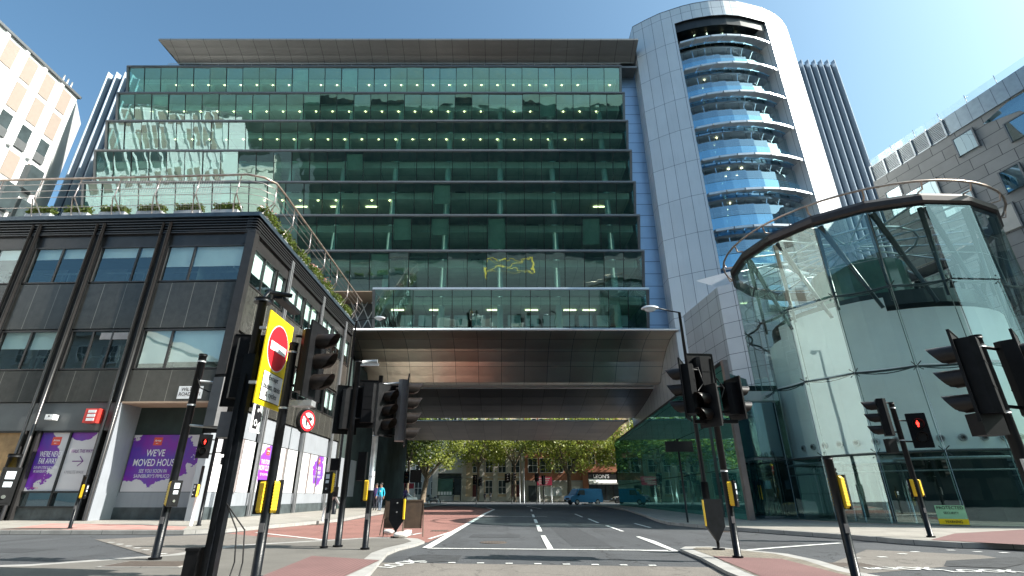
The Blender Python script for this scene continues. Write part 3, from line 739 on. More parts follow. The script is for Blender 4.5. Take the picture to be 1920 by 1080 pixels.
# reveals of the slot
wall_strip(cl, [(19.4, 39.95), (19.9, 43.5)], 12, ZT, 0); wall_strip(cl, [(28.6, 43.5), (29.5, 39.75)], 12, ZT, 0)
TW.part('cladding', cl, 'tower_panel')
TW.part('roof', MB().prism(plan + top_arc[1:] + planR[1:], ZT - .02, ZT + .12), 'grey_frame')
TW.part('lower_wall', MB().prism([(19.4, 39.95), (22, 39.2), (29.5, 39.75), (29, 43), (20, 43)], 0, 16.5), 'tower_panel')
TW.part('roof_vent', MB().box(17.6, 19.0, 42, 43, ZT + .1, ZT + 1.0), 'dark_frame').rotation_euler
TW.part('slot_back', MB().prism(arc((24.5, 51), 7.0, 200, 340, 10) , 16, 51.5, False), 'slab_edge')
hd = MB()
for p, q in zip(top_arc, top_arc[1:]): hd.quad((p[0], p[1] + .25, 48.7), (q[0], q[1] + .25, 48.7), (q[0], q[1] + .25, 49.9), (p[0], p[1] + .25, 49.9)); hd.quad((p[0], p[1] - .0, 49.9), (q[0], q[1] - .0, 49.9), (q[0], 43.5, 49.9), (p[0], 43.5, 49.9))
TW.part('slot_header', hd, 'dark_frame')
CC = (24.45, 50.9)
for k in range(8):
    zf = 46.9 - 3.9 * k                    # sunshade height
    n = 7
    A = arc(CC, 12.15, 246, 299, n); Bq = arc(CC, 11.0, 244, 298, n)
    # walkway slab, curved sunshade of separate blades
    dk = MB().prism(arc(CC, 10.6, 240, 300, 12) + arc(CC, 8.0, 300, 240, 12), zf - .28, zf - .02)
    bal = TW.part('balcony', dk, 'slab_edge')
    sh = MB()
    for i in range(n):
        a, b = A[i], A[i + 1]; c_, d = Bq[i + 1], Bq[i]
        m = lambda p, q, t: (p[0] + (q[0] - p[0]) * t, p[1] + (q[1] - p[1]) * t)
        a2, b2 = m(a, b, .03), m(a, b, .97); c2, d2 = m(d, c_, .97), m(d, c_, .03)
        sh.face([(*a2, zf + .02), (*b2, zf + .02), (*c2, zf + .33), (*d2, zf + .33)]); sh.face([(*d2, zf + .27), (*c2, zf + .27), (*b2, zf - .04), (*a2, zf - .04)])
        sh.face([(*a2, zf - .2), (*b2, zf - .2), (*b2, zf + .02), (*a2, zf + .02)]); sh.face([(*a2, zf - .2), (*b2, zf - .2), (b2[0], b2[1] + .12, zf - .2), (a2[0], a2[1] + .12, zf - .2)])
    TW.part('sunshade', sh, 'pale_metal', bal)
    if k < 7 or True:
        gb = MB(); wall_strip(gb, arc(CC, 10.95, 243, 297, 7), zf + .1, zf + 1.75)
        TW.part('glass_balustrade', gb, 'balcony_glass', bal)
        ug = MB(); wall_strip(ug, arc(CC, 10.85, 243, 297, 7), zf + 1.85, zf + 3.5)
        TW.part('upper_glazing', ug, 'tower_glass', bal)
        gl = MB(); wall_strip(gl, arc(CC, 9.6, 240, 300, 8), zf + .05, zf + 3.6)
        TW.part('glazing', gl, 'tower_glass', bal)
        lv = MB()
        for j in range(5):
            pts = [(x, y, zf + 1.75 + j * .2) for x, y in arc(CC, 10.6, 247, 293, 12)]
            lv.tube(pts, .03, 4)
        for a_ in range(247, 294, 8):
            p = (CC[0] + 10.65 * math.cos(R(a_)), CC[1] + 10.65 * math.sin(R(a_)))
            lv.tube([(*p, zf + .1), (*p, zf + 3.5)], .05, 5)
        TW.part('louvre_bar', lv, 'truss', bal)
    for a_ in ((256,) if k % 2 else (259, 266) if k == 4 else ()):
        if True:
            p = (CC[0] + 10.2 * math.cos(R(a_)), CC[1] + 10.2 * math.sin(R(a_)))
            TW.part('ceiling_light', MB().cyl((*p, zf - .38), .11, .05, 8), 'lamp_glow', bal)
for a_ in (256, 264, 274, 284):
    p = (CC[0] + 9.9 * math.cos(R(a_)), CC[1] + 9.9 * math.sin(R(a_)))
    TW.part('ceiling_light', MB().cyl((*p, 49.6), .11, .05, 8), 'lamp_glow')

# stepped stair block between the tower and the drum
SB = T('stair_block', 'stepped pale metal clad block between the round tower and the glass drum', 'building', (18, 36, 0))
sb = MB()
wall_strip(sb, [(15.9, 41), (16.3, 34.6), (18.2, 32.6), (24, 33)], 0, 15.6)
SB.part('wall', sb, 'stair_panel')
SB.part('roof', MB().quad((16.3, 34.6, 15.6), (18.2, 32.6, 15.6), (19.5, 35, 17.6), (16.2, 38, 17.6)).quad((18.2, 32.6, 15.6), (24, 33, 15.6), (24, 36, 17.6), (19.5, 35, 17.6)), 'pale_metal')
SB.part('window', MB().box(18.6, 20.4, 32.3, 32.9, 12.9, 14.8), 'dark_cladding')

# ------------------------------------------------------------------ glass clad podium wall along the right pavement
PW_ = T('glass_wall', 'teal mirror glass wall with a raking top running beside the right-hand pavement', 'wall', (11.5, 40, 0))
gw = MB()
P0, P1 = (10.28, 22.7), (13.1, 60)
L = math.dist(P0, P1)
gw.face([(*P1, .1), (*P0, .1), (*P0, 6.7), (*P1, 6.9)], [(L, .1), (0, .1), (0, 6.7), (L, 6.9)])
PW_.part('glass_cladding', gw, 'glass_cladding')
PW_.part('end_post', MB().box(10.2, 10.42, 22.45, 22.7, .1, 6.85), 'bronze_pale')
PW_.part('core', MB().prism([(10.45, 23.2), (13.3, 60.5), (16, 60.5), (15, 30), (12.4, 25)], 0, 6.5), 'dark_cladding')
PW_.part('coping', MB().prism([(10.28, 22.7), (13.1, 60), (13.3, 60), (10.5, 22.7)], 6.72, 6.9), 'dark_frame')

# glazed lobby entrance between that wall and the drum
EN = T('entrance', 'dark glazed entrance with steel framed double doors beside the drum', 'entrance', (11.6, 24.4, .12))
EN.part('wall', MB().box(10.5, 14.2, 25.6, 26, .12, 6.3), 'interior_dark')
EN.part('canopy', MB().box(10.5, 13.4, 24.2, 26, 5.3, 5.75), 'pale_metal')
EN.part('fascia_glass', MB().quad((10.5, 24.5, 2.75), (13.2, 24.5, 2.75), (13.2, 24.5, 5.3), (10.5, 24.5, 5.3)), 'dark_cladding')
for i in range(2):
    d = EN.part('door', MB().quad((10.65 + i * 1.05, 24.5, .16), (11.6 + i * 1.05, 24.5, .16), (11.6 + i * 1.05, 24.5, 2.6), (10.65 + i * 1.05, 24.5, 2.6)), 'lobby_glass')
    x0 = 10.6 + i * 1.05
    EN.part('frame', MB().box(x0, x0 + .06, 24.42, 24.5, .14, 2.7).box(x0 + 1, x0 + 1.05, 24.42, 24.5, .14, 2.7).box(x0 + .06, x0 + 1, 24.42, 24.5, 2.6, 2.7).box(x0 + .06, x0 + 1, 24.42, 24.5, .14, .22), 'galv', d)
    EN.part('handle', MB().tube([(x0 + .5 + .35 * (1 - 2 * i), 24.38, .9), (x0 + .5 + .35 * (1 - 2 * i), 24.38, 1.5)], .02, 6), 'box_yellow', d)
EN.part('notice', MB().box(11.95, 12.3, 24.37, 24.4, 1.35, 1.7), 'balcony_glass')

# ------------------------------------------------------------------ glass drum
DC = (18.0, 23.0); DR = 5.62; NF = 18; A0 = -178
D = T('glass_drum', 'round glass entrance pavilion of flat bolted panes with a dark curved roof rim', 'pavilion', (DC[0], DC[1], 0))
tiers = [(.14, 2.46), (2.54, 5.46), (5.54, 8.7), (8.78, 12.05)]
ch = DR * math.cos(R(10)); hw = DR * math.sin(R(10)) - .012
protos = []
for (z0, z1) in tiers:
    m = 'lobby_glass' if z0 < 1 else 'drum_glass'
    protos.append(MB().quad((ch, -hw, z0), (ch, hw, z0), (ch, hw, z1), (ch, -hw, z1)).build('glass_panel', m, D.o))
for f in range(NF):
    for t in range(4):
        o = protos[t] if f == 0 else protos[t].copy()
        if f: COL.objects.link(o); o.parent = D.o
        o.rotation_euler = (0, R(random.uniform(-.25, .25)), R(A0 + 10 + 20 * f + random.uniform(-.5, .5)))
def dpt(a, r, z): return (DC[0] + r * math.cos(R(a)), DC[1] + r * math.sin(R(a)), z)
for z in (2.5, 5.5, 8.74):
    rg = MB()
    for f in range(NF):
        a, b = A0 + 20 * f, A0 + 20 * f + 20
        if z > 3:
            mid = [dpt(a + 20 * t / 6, DR * math.cos(R(10)) / math.cos(R(-10 + 20 * t / 6)) - .12 - .16 * math.sin(math.pi * t / 6), z) for t in range(7)]
            rg.tube(mid, .045, 6, False)
            rg.tube([dpt(a + 20 * t / 6, DR * math.cos(R(10)) / math.cos(R(-10 + 20 * t / 6)) - .12 , z - .14 * math.sin(math.pi * t / 6)) for t in range(7)], .022, 5, False)
        else: rg.tube([dpt(a, DR - .1, z), dpt(b, DR - .1, z)], .05, 6, False)
        # spider fittings at the joint
        n = dpt(a, DR - .12, z)
        for dz in (-.16, .16):
            for da in (-1.5, 1.5): rg.tube([n, dpt(a + da, DR + .02, z + dz)], .018, 4)
        rg.cyl(dpt(a, DR - .16, z - .04), .07, .08, 8)
    D.part('ring_truss', rg, 'truss')
for f in range(NF):
    a = A0 + 20 * f
    c = MB().tube([dpt(a, DR - .28, .14), dpt(a, DR - .28, 8.7)], .016, 5)
    c.tube([dpt(a, DR + .01, .2), dpt(a, DR + .01, 12)], .012, 4)
    D.part('cable', c, 'cable')
# leaning struts carrying the roof
for f in range(NF):
    a = A0 + 20 * f
    if -200 < a < 40:
        D.part('strut', MB().tube([dpt(a + 2, DR - .15, 12.0), dpt(a + 16, DR - .5, 8.0)], .12, 8, True, .07).tube([dpt(a, DR - .2, 12.0), dpt(a, DR - .35, 8.2)], .10, 8, True, .06), 'truss')
cr = MB()
for z in (10.0, 11.0):
    for f in range(NF): cr.tube([dpt(A0 + 20 * f, DR - .22, z), dpt(A0 + 20 * f + 20, DR - .22, z)], .018, 4, False)
D.part('glazing_bar', cr, 'cable')
rim = MB()
for f in range(NF):
    a, b = A0 + 20 * f, A0 + 20 * f + 20
    for r0, z0, r1, z1 in ((DR + .03, 12.12, DR + .12, 12.2), (DR + .12, 12.2, DR + .12, 12.42), (DR + .12, 12.42, DR + .02, 12.58), (DR + .02, 12.58, DR - .22, 12.6), (DR - .22, 12.12, DR + .03, 12.12), (DR - .22, 12.6, DR - .22, 12.12)):
        rim.quad(dpt(a, r0, z0), dpt(b, r0, z0), dpt(b, r1, z1), dpt(a, r1, z1))
D.part('roof_rim', rim, 'drum_rim')
rr = MB().tube([dpt(a, DR + .36, 12.95) for a in range(-180, 181, 8)], .05, 8, False)
for f in range(0, NF): rr.tube([dpt(A0 + 20 * f, DR + .0, 12.62), dpt(A0 + 20 * f, DR + .28, 12.6), dpt(A0 + 20 * f, DR + .37, 12.95)], .035, 6)
D.part('guard_rail', rr, 'rust_rail')
rf = MB()
for f in range(NF): rf.tube([dpt(A0 + 20 * f, DR - .4, 12.3), dpt(A0 + 20 * f, .5, 12.9)], .05, 5)
rf.tube([dpt(a, 2.8, 12.6) for a in range(0, 361, 20)], .06, 6, False)
D.part('roof_spoke', rf, 'pale_metal')
D.part('roof_glass', MB().face([dpt(A0 + 20 * f, DR - .45, 12.55) for f in range(NF)]), 'drum_glass')
# solid white inner drum
iw = MB()
pts = [dpt(a, 4.55, 0)[:2] for a in range(-180, 181, 10)]
wall_strip(iw, pts, 2.62, 8.0)
wall_strip(iw, [dpt(a, 4.55, 0)[:2] for a in range(-180, -110, 10)], 8.0, 8.6)
for a in range(-180, 180, 10): iw.quad(dpt(a, 4.55, 2.62), dpt(a + 10, 4.55, 2.62), dpt(a + 10, 1, 2.62), dpt(a, 1, 2.62)); iw.quad(dpt(a, 4.55, 8.0), dpt(a + 10, 4.55, 8.0), dpt(a + 10, 4.2, 8.0), dpt(a, 4.2, 8.0))
D.part('inner_wall', iw, 'inner_drum')
D.part('inner_gallery', MB().prism([dpt(a, 4.3, 0)[:2] for a in range(-180, 180, 10)], 8.3, 8.9), 'truss')
D.part('inner_lift_shaft', MB().prism([dpt(a, 2.0, 0)[:2] for a in range(0, 360, 15)], 8.9, 11.4), 'far_glass_teal')
for i in range(15):
    a = -181 + i * 8.2
    s_ = MB()
    d = Vector((math.cos(R(a)), math.sin(R(a)), 0)); p = Vector(dpt(a, 4.56, 3.0))
    s_.tube([p, p + d * .07], .13, 14); s_.cur = 1; s_.tube([p + d * .07, p + d * .09], .085, 12); s_.cur = 2; s_.tube([p + d * .09, p + d * .11], .04, 10)
    D.part('spotlight', s_, ['galv', 'head_grey', 'hood'])
D.part('lobby_floor', MB().prism([dpt(A0 + 20 * f, DR + .05, 0)[:2] for f in range(NF)], .1, .15), 'paving')
D.part('lobby_core', MB().prism([dpt(a, 3.0, 0)[:2] for a in range(0, 360, 20)], .15, 2.62), 'interior_dark')
D.part('transom_band', MB().tube([dpt(a, 4.9, 2.3) for a in range(-200, 20, 10)], .06, 6, False).tube([dpt(a, 4.9, 1.9) for a in range(-200, 20, 10)], .03, 6, False), 'galv')
RD = T('revolving_door', 'steel and glass revolving door inside the base of the glass drum', 'door', (14.6, 20.6, .15))
dr = MB()
for a in range(0, 360, 45): dr.tube([(14.6 + 1.05 * math.cos(R(a + 12)), 20.6 + 1.05 * math.sin(R(a + 12)), .15), (14.6 + 1.05 * math.cos(R(a + 12)), 20.6 + 1.05 * math.sin(R(a + 12)), 2.2)], .04, 6)
RD.part('frame', dr, 'chrome')
RD.part('drum', MB().cyl((14.6, 20.6, 2.2), 1.12, .25, 20), 'galv')
for i in range(4):
    a = R(35 + 90 * i); RD.part('wing', MB().quad((14.6, 20.6, .2), (14.6 + math.cos(a), 20.6 + math.sin(a), .2), (14.6 + math.cos(a), 20.6 + math.sin(a), 2.15), (14.6, 20.6, 2.15)), 'clear_glass')
# protected notice on the base of the drum
c = Vector(dpt(-122, DR + .1, .0)); 
NB = T('notice_board', 'green white and yellow security notice reading PROTECTED at the foot of the drum', 'sign', (c.x, c.y, .12))
xd = Vector((math.sin(R(106)), -math.cos(R(106)) * -1 * -1, 0)); xd = Vector((-math.sin(R(-118)), math.cos(R(-118)), 0)); nd = Vector((math.cos(R(-118)), math.sin(R(-118)), 0))
def panel(mb, c, xd, wd, z0, z1, off=0, th=.02):
    n = xd.cross(Vector((0, 0, 1))) 
    c = Vector((c[0], c[1], 0)) + n * off; a = c - xd * wd / 2; b = c + xd * wd / 2
    for (p, q, r_, s_) in (((a, z0), (b, z0), (b, z1), (a, z1)),): mb.face([(v.x, v.y, z) for v, z in (p, q, r_, s_)], [(-wd / 2, -(z1 - z0) / 2), (wd / 2, -(z1 - z0) / 2), (wd / 2, (z1 - z0) / 2), (-wd / 2, (z1 - z0) / 2)])
    a2, b2 = a - n * th, b - n * th
    mb.face([(b2.x, b2.y, z0), (a2.x, a2.y, z0), (a2.x, a2.y, z1), (b2.x, b2.y, z1)])
    mb.quad((a2.x, a2.y, z0), (a.x, a.y, z0), (a.x, a.y, z1), (a2.x, a2.y, z1)); mb.quad((b.x, b.y, z0), (b2.x, b2.y, z0), (b2.x, b2.y, z1), (b.x, b.y, z1))
    mb.quad((a.x, a.y, z1), (b.x, b.y, z1), (b2.x, b2.y, z1), (a2.x, a2.y, z1)); mb.quad((a2.x, a2.y, z0), (b2.x, b2.y, z0), (b.x, b.y, z0), (a.x, a.y, z0))
    return mb
mat('notice_green', (.30, .60, .36), .5, var=.08)
NB.part('board', panel(MB(), c, xd, .78, .18, .76), 'notice_green')
NB.part('board_strip', panel(MB(), c, xd, .78, .18, .35, .006), 'sign_yellow')
def ptext(t, body, m, c, xd, z, h, wd, off=.012, dx=0):
    n = xd.cross(Vector((0, 0, 1))); p = Vector((c[0], c[1], z)) + n * off + xd * dx
    return text(body, m, t.o, frameM(p, xd), h, wd, 'lettering', t.loc, bold=.01)
ptext(NB, 'PROTECTED', 'ink', c, xd, .69, .095, .7)
ptext(NB, 'SECURITY', 'ink', c, xd, .53, .07, .4)
ptext(NB, 'WARNING', 'ink', c, xd, .265, .085, .45)

# ================================================================== LEFT CORNER BUILDING
LB = T('corner_building', 'dark granite corner office block with planted roof terrace and closed shop at street level', 'building', (-20, 28, .12))
tilt = R(2.2)
FD = Vector((-math.cos(tilt), math.sin(tilt), 0)); FN = Vector((-math.sin(tilt), -math.cos(tilt), 0))
CO = Vector((-12.4, 22.0, 0))
def FM(): return Matrix((FD, FN, Vector((0, 0, 1)))).transposed().to_4x4()
MF = Matrix.Translation(CO) @ FM()                                   # u leftwards, off outwards, z
MS = Matrix.Translation(CO) @ Matrix(((0, 1, 0, 0), (1, 0, 0, 0), (0, 0, 1, 0), (0, 0, 0, 1)))   # u into depth (+Y), off outwards (+X)
FE, SE = 46., 17.6
for M, E_, nm in ((MF, FE, 'front_wall'), (MS, SE, 'side_wall')):
    b = MB().at(M=M)
    s0 = .0
    b.box(s0, E_, -.55, 0, 8.3, 10.6).box(s0, E_, -.55, 0, 4.9, 6.3)
    LB.part(nm, b, 'granite')
    b = MB().at(M=M).box(s0, E_, -.5, -.06, 12.68, 13.3)
    LB.part('upper_band', b, 'bronze')
    b = MB().at(M=M)
    b.box(s0, E_, -.5, -.25, 13.3, 14.2)
    for k in range(5): b.box(s0 - .02, E_, -.25, .06, 13.42 + k * .155, 13.48 + k * .155)
    b.box(s0, E_, -.5, .08, 13.3, 13.36)
    LB.part('louvre_band', b, 'louvre')
    LB.part('coping', MB().at(M=M).box(s0 - .12, E_, -.9, .14, 14.2, 14.42), 'coping')
def window(M, u0, u1, z0, z1, splits, blind, glassm='window_glass', vent=False):
    w = LB.part('window', MB().at(M=M).quad((u0, -.07, z0), (u1, -.07, z0), (u1, -.07, z1), (u0, -.07, z1)), glassm)
    f = MB().at(M=M); q = .05
    f.box(u0 - .02, u0 + q, -.12, -.0, z0, z1).box(u1 - q, u1 + .02, -.12, -.0, z0, z1)
    f.box(u0 + q, u1 - q, -.12, -.01, z0 - .02, z0 + q).box(u0 + q, u1 - q, -.12, -.01, z1 - q, z1 + .03)
    for s_ in splits: f.box(s_ - .04, s_ + .04, -.12, -.02, z0 + q, z1 - q)
    LB.part('frame', f, 'bronze', w)
    if vent: LB.part('vent', MB().at(M=M).box(u0 + .1, (u0 + u1) / 2, -.06, -.03, z1 - .45, z1 - .12), 'bronze_pale', w)
    if blind > 0:
        ed = [u0 + .03] + list(splits) + [u1 - .03]
        bb = MB().at(M=M)
        for a, c_ in zip(ed, ed[1:]):
            bz = z1 - (z1 - z0) * min(1, blind * random.uniform(.94, 1.04)); bb.box(a + .05, c_ - .05, -.20, -.17, bz, z1)
        LB.part('blind', bb, 'blind', w)
    r_ = MB().at(M=M)
    r_.quad((u0, -2.6, z0 - .2), (u1, -2.6, z0 - .2), (u1, -2.6, z1), (u0, -2.6, z1)); r_.quad((u0, -.6, z0 - .01), (u1, -.6, z0 - .01), (u1, -2.6, z0 - .01), (u0, -2.6, z0 - .01))
    for s_ in list(splits)[:2] + [(u0 + u1) / 2 + .3]: r_.box(s_, s_ + .05, -.9, -.8, z0, z0 + .9)
    r_.box(u0, u1, -.9, -.82, z0 + (z1 - z0) * .42, z0 + (z1 - z0) * .46)
    LB.part('room', r_, 'room', w)
fb = [(.35, 4.3, (2.9,)), (4.9, 7.75, (5.75,)), (8.3, 11.15, (9.7,)), (11.7, 14.5, (13.1,)), (15.1, 18, (16.5,)), (18.6, 21.5, ()), (22.1, 25, ())]
for i, (a, b, sp) in enumerate(fb):
    window(MF, a, b, 10.68, 12.62, sp, (.55, .28, .3, .3, .2, .4, .3)[i], vent=False)
    window(MF, a, b, 6.36, 8.22, sp if i != 1 else (5.75, 6.7), (.84, .0, .45, .3, .6, .3, .3)[i], vent=(i == 1))
for a in (4.33, 7.8, 11.2, 14.55, 18.05, 21.6, 25.1):
    p = MB().at(M=MF)
    p.box(a, a + .5, -.3, .02, 4.9, 13.45)
    LB.part('pier', p, 'dark_frame')
    p = MB().at(M=MF).tube([(a + .06, .12, .14), (a + .06, .12, 13.9)], .075, 8).tube([(a + .46, .1, .14), (a + .46, .1, 13.9)], .06, 8)
    LB.part('downpipe', p, 'bronze')
sb_ = [(.35, 3.0, (1.7,)), (3.2, 4.3, ()), (5.0, 7.3, (6.2,)), (7.5, 9.9, (8.6,)), (10.8, 13.0, (11.9,)), (13.2, 15.4, (14.3,)), (16.0, 17.3, ())]
for i, (a, b, sp) in enumerate(sb_):
    window(MS, a, b, 10.68, 12.62, sp, .62)
    window(MS, a, b, 6.36, 8.15, sp, (.66, .66, .7, .7, .0, .7, .5)[i])
for a in (4.45, 10.1, 15.5):
    LB.part('pilaster', MB().at(M=MS).box(a + .04, a + .14, 0, .1, .14, 13.9).box(a + .24, a + .34, 0, .1, .14, 13.9), 'pilaster_grey')
LB.part('corner_post', MB().box(-12.75, -12.32, 21.93, 22.3, 4.9, 13.4), 'bronze')
# street level: front bays
b = MB().at(M=MF).box(4.35, FE, -.5, -.08, 3.68, 4.88)
LB.part('fascia_panel', b, 'grey_panel_dark')
for i, (a, b_) in enumerate(((4.9, 7.75), (8.3, 11.15), (11.7, 14.5))):
    s_ = MB().at(M=MF); s_.box(a, b_, -.5, -.2, .12, .6)
    LB.part('plinth', s_, 'plinth')
    s_ = MB().at(M=MF).box(a, b_, -.3, -.26, .66, 1.18)
    LB.part('lower_glass', s_, 'dark_cladding')
    s_ = MB().at(M=MF).box(a, b_, -.3, -.14, .6, .66).box(a, b_, -.3, -.14, 1.17, 1.24).box((a + b_) / 2 - .04, (a + b_) / 2 + .04, -.3, -.14, .66, 3.64).box(a, b_, -.3, -.12, 3.6, 3.68)
    LB.part('shopfront_frame', s_, 'dark_frame')
    for uu in (a - .02, b_ - .1): LB.part('shopfront_frame', MB().at(M=MF).box(uu, uu + .12, -.3, -.02, .14, 3.68), 'bronze')
    if i == 1 or i == 2: LB.part('boarding', MB().at(M=MF).box(a + .1, b_ - .12, -.26, -.22, 1.24, 3.6), 'wood_board')
def fpt(u, off, z): return MF @ Vector((u, off, z))
xdF = -FD
def poster(u0, u1, z0, z1, m, off, M=MF, xd=xdF, Tt=None):
    c = M @ Vector(((u0 + u1) / 2, off, 0))
    return LB.part('poster', panel(MB(), c, xd, abs(u1 - u0), z0, z1, 0, .03), m), c
def ptxt(par, c, xd, body, m, dx, z, h, wd, off=.012, bold=.0):
    n = xd.cross(Vector((0, 0, 1))); p = Vector((c.x, c.y, z)) + n * off + xd * dx
    return text(body, m, par, frameM(p, xd), h, wd, 'lettering', LB.loc, bold=bold)
def logo(par, c, xd, dx, z, s_=.3):
    n = xd.cross(Vector((0, 0, 1))); c2 = Vector((c.x, c.y, 0)) + xd * dx
    LB.part('logo', panel(MB(), c2, xd, s_ * 1.15, z - s_ / 2, z + s_ / 2, .01, .008), 'orange_red', par)
    ptxt(par, c, xd, 'Argos', 'white_print', dx, z + .02, s_ * .36, s_ * .85, .018, .02)
    ptxt(par, c, xd, '(', 'white_print', dx, z - s_ * .27, s_ * .1, s_ * .5, .018)
# the pair of posters right of the boarded bay
po, c = poster(6.38, 7.63, 1.24, 3.6, 'poster_far_away', -.2)
logo(po, c, xdF, .1, 3.25, .34)
ptxt(po, c, xdF, "WE'RE NEVER", 'white_print', .06, 2.72, .24, 1.02, bold=.01); ptxt(po, c, xdF, 'FAR AWAY', 'white_print', .0, 2.43, .24, .78, bold=.01)
ptxt(po, c, xdF, 'OUR NEW STORE IS NOW OPEN', 'white_print', .0, 2.17, .11, 1.05); ptxt(po, c, xdF, "IN SAINSBURY'S PIMLICO", 'white_print', -.02, 2.02, .11, .9)
ptxt(po, c, xdF, "- - - - -", 'orange_red', -.2, 1.36, .03, .3)
po, c = poster(4.97, 6.28, 1.24, 3.6, 'poster_walk', -.2)
ptxt(po, c, xdF, 'WALK THIS WAY!', 'purple_print', .0, 2.83, .15, .95, bold=.01)
ptxt(po, c, xdF, '4 MINUTE WALK', 'grey_print', -.08, 1.98, .13, .86)
n_ = FN
def stroke(par, c, xd, pts, wd, m, off=.012):
    n = xd.cross(Vector((0, 0, 1))); mb = MB()
    P = [Vector((c.x, c.y, 0)) + xd * a + Vector((0, 0, z)) + n * off for a, z in pts]
    for p, q in zip(P, P[1:]):
        d = (q - p).normalized(); s_ = d.cross(n) * wd / 2
        mb.quad(p - s_, q - s_, q + s_, p + s_)
    return LB.part('arrow', mb, m, par)
stroke(po, c, xdF, [(-.3, 2.42), (.18, 2.42)], .035, 'purple_print'); stroke(po, c, xdF, [(-.02, 2.62), (.18, 2.42), (-.02, 2.22)], .035, 'purple_print')
# recessed corner shop window
rc = MB().at(M=MF)
rc.box(.0, 4.35, -1.25, -1.2, .6, 1.2)
LB.part('riser', rc, 'grey_panel')
LB.part('plinth', MB().at(M=MF).box(.0, 4.35, -1.3, -1.19, .12, .6), 'plinth')
LB.part('shop_header', MB().at(M=MF).box(.0, 4.35, -1.5, -1.24, 3.62, 4.9), 'interior_dark')
LB.part('recess_soffit', MB().at(M=MF).box(.0, 4.35, -1.3, .0, 4.82, 4.9), 'soffit_beige')
LB.part('reveal', MB().at(M=MF).box(4.32, 4.4, -1.3, .02, .12, 4.85), 'grey_panel')
LB.part('corner_column', MB().at(M=MF).box(.02, .36, -.42, -.04, .12, 4.88), 'grey_panel')
po, c = poster(.05, 4.25, 1.22, 3.6, 'poster_moved', -1.2)
logo(po, c, xdF, -.95, 3.32, .34)
ptxt(po, c, xdF, "WE'VE", 'white_print', -.92, 2.83, .3, .85, bold=.01); ptxt(po, c, xdF, 'MOVED HOUSE', 'white_print', -.82, 2.42, .3, 2.0, bold=.01)
ptxt(po, c, xdF, 'SEE YOU SOON IN', 'white_print', -.85, 2.07, .15, 1.25); ptxt(po, c, xdF, "SAINSBURY'S PIMLICO", 'white_print', -.85, 1.86, .15, 1.6)
# street level: side
b = MB().at(M=MS)
for a, c_ in ((.4, 4.3), (4.9, 10.0), (10.6, 15.4), (16.0, 17.5)): b.box(a, c_, -.3, -.1, 3.62, 4.86)
LB.part('fascia_panel', b, 'grey_panel')
b = MB().at(M=MS).box(.4, 17.5, -.3, -.12, .62, 1.2)
LB.part('riser', b, 'grey_panel')
LB.part('plinth', MB().at(M=MS).box(.4, 17.5, -.3, -.06, .12, .62), 'plinth')
for a in (1.7, 3.1, 6.6, 8.3, 12.2, 13.8): LB.part('shopfront_frame', MB().at(M=MS).box(a - .03, a + .03, -.2, -.03, 1.2, 3.62), 'bronze_pale')
xdS = Vector((0, 1, 0))
def sposter(a, b_, m): return poster(a, b_, 1.22, 3.58, m, -.12, MS, xdS)
po, c = sposter(.2, 4.45, 'white_print')
po, c = sposter(4.85, 10.1, 'poster_closed')
logo(po, c, xdS, -1.45, 3.25, .36)
ptxt(po, c, xdS, 'THIS STORE IS', 'white_print', -1.45, 2.72, .22, 1.3, bold=.01); ptxt(po, c, xdS, 'NOW CLOSED', 'white_print', -1.45, 2.42, .26, 1.5, bold=.01); ptxt(po, c, xdS, 'SEE YOU IN PIMLICO', 'white_print', -1.45, 2.1, .12, 1.1)
po, c = sposter(10.5, 15.5, 'poster_retail')
logo(po, c, xdS, 1.1, 3.25, .36)
ptxt(po, c, xdS, "WE'RE ON", 'white_print', 1.15, 2.8, .22, .9, bold=.01); ptxt(po, c, xdS, 'THE MOVE', 'white_print', 1.15, 2.52, .22, .9, bold=.01); ptxt(po, c, xdS, 'SEE YOU IN PIMLICO', 'white_print', 1.15, 2.25, .12, 1.2)
ptxt(po, c, xdS, '4 MINUTE WALK', 'purple_print', -.9, 2.3, .08, .8)
LB.part('body', MB().prism([(-12.95, 24.2), (-12.95, 39.5), (-50, 39.5), (-50, 26.0), (-16.9, 24.4)], .12, 4.9).prism([(-14.9, 24.8), (-14.9, 39.2), (-50, 39.2), (-50, 26.8)], 4.9, 13.3), 'interior_dark')
for z in (4.95, 8.25, 10.6, 12.66): LB.part('floor_slab', MB().prism([(-12.95, 22.6), (-12.95, 39.5), (-50, 39.5), (-50, 24.2)], z - .02, z + .05), 'interior_dark')
LB.part('roof_deck', MB().prism([(-12.5, 22.1), (-12.5, 39.6), (-58, 39.6), (-58, 23.9)], 14.15, 14.3), 'grey_frame')
LB.part('end_wall', MB().box(-50, -12.35, 39.5, 39.7, .1, 14.2), 'granite')
# alarm box, camera, street name
al = LB.part('alarm_box', MB().at(M=MF).box(5.0, 5.6, 0, .3, 3.95, 4.55), 'alarm_red')
for k in range(3): LB.part('label_plate', MB().at(M=MF).box(5.12, 5.46, .3, .315, 4.03 + k * .17, 4.15 + k * .17), 'sign_white', al)
cm = LB.part('security_camera', MB().at(M=MF).box(7.0, 7.35, 0, .28, 4.1, 4.32), 'sign_white'); LB.part('lens', MB().at(M=MF).cyl((7.17, .28, 4.24), .03, .03, 8, (0, 1, 0)), 'ink', cm)
c = fpt(1.35, .02, 0)
sn = LB.part('street_name_plate', panel(MB(), c, xdF, 1.1, 5.0, 5.55, 0, .03), 'sign_white')
ptxt(sn, c, xdF, 'WILTON', 'ink', -.02, 5.41, .16, .8, .012, .01); ptxt(sn, c, xdF, 'ROAD SW1', 'ink', 0, 5.2, .15, .95, .012, .01)
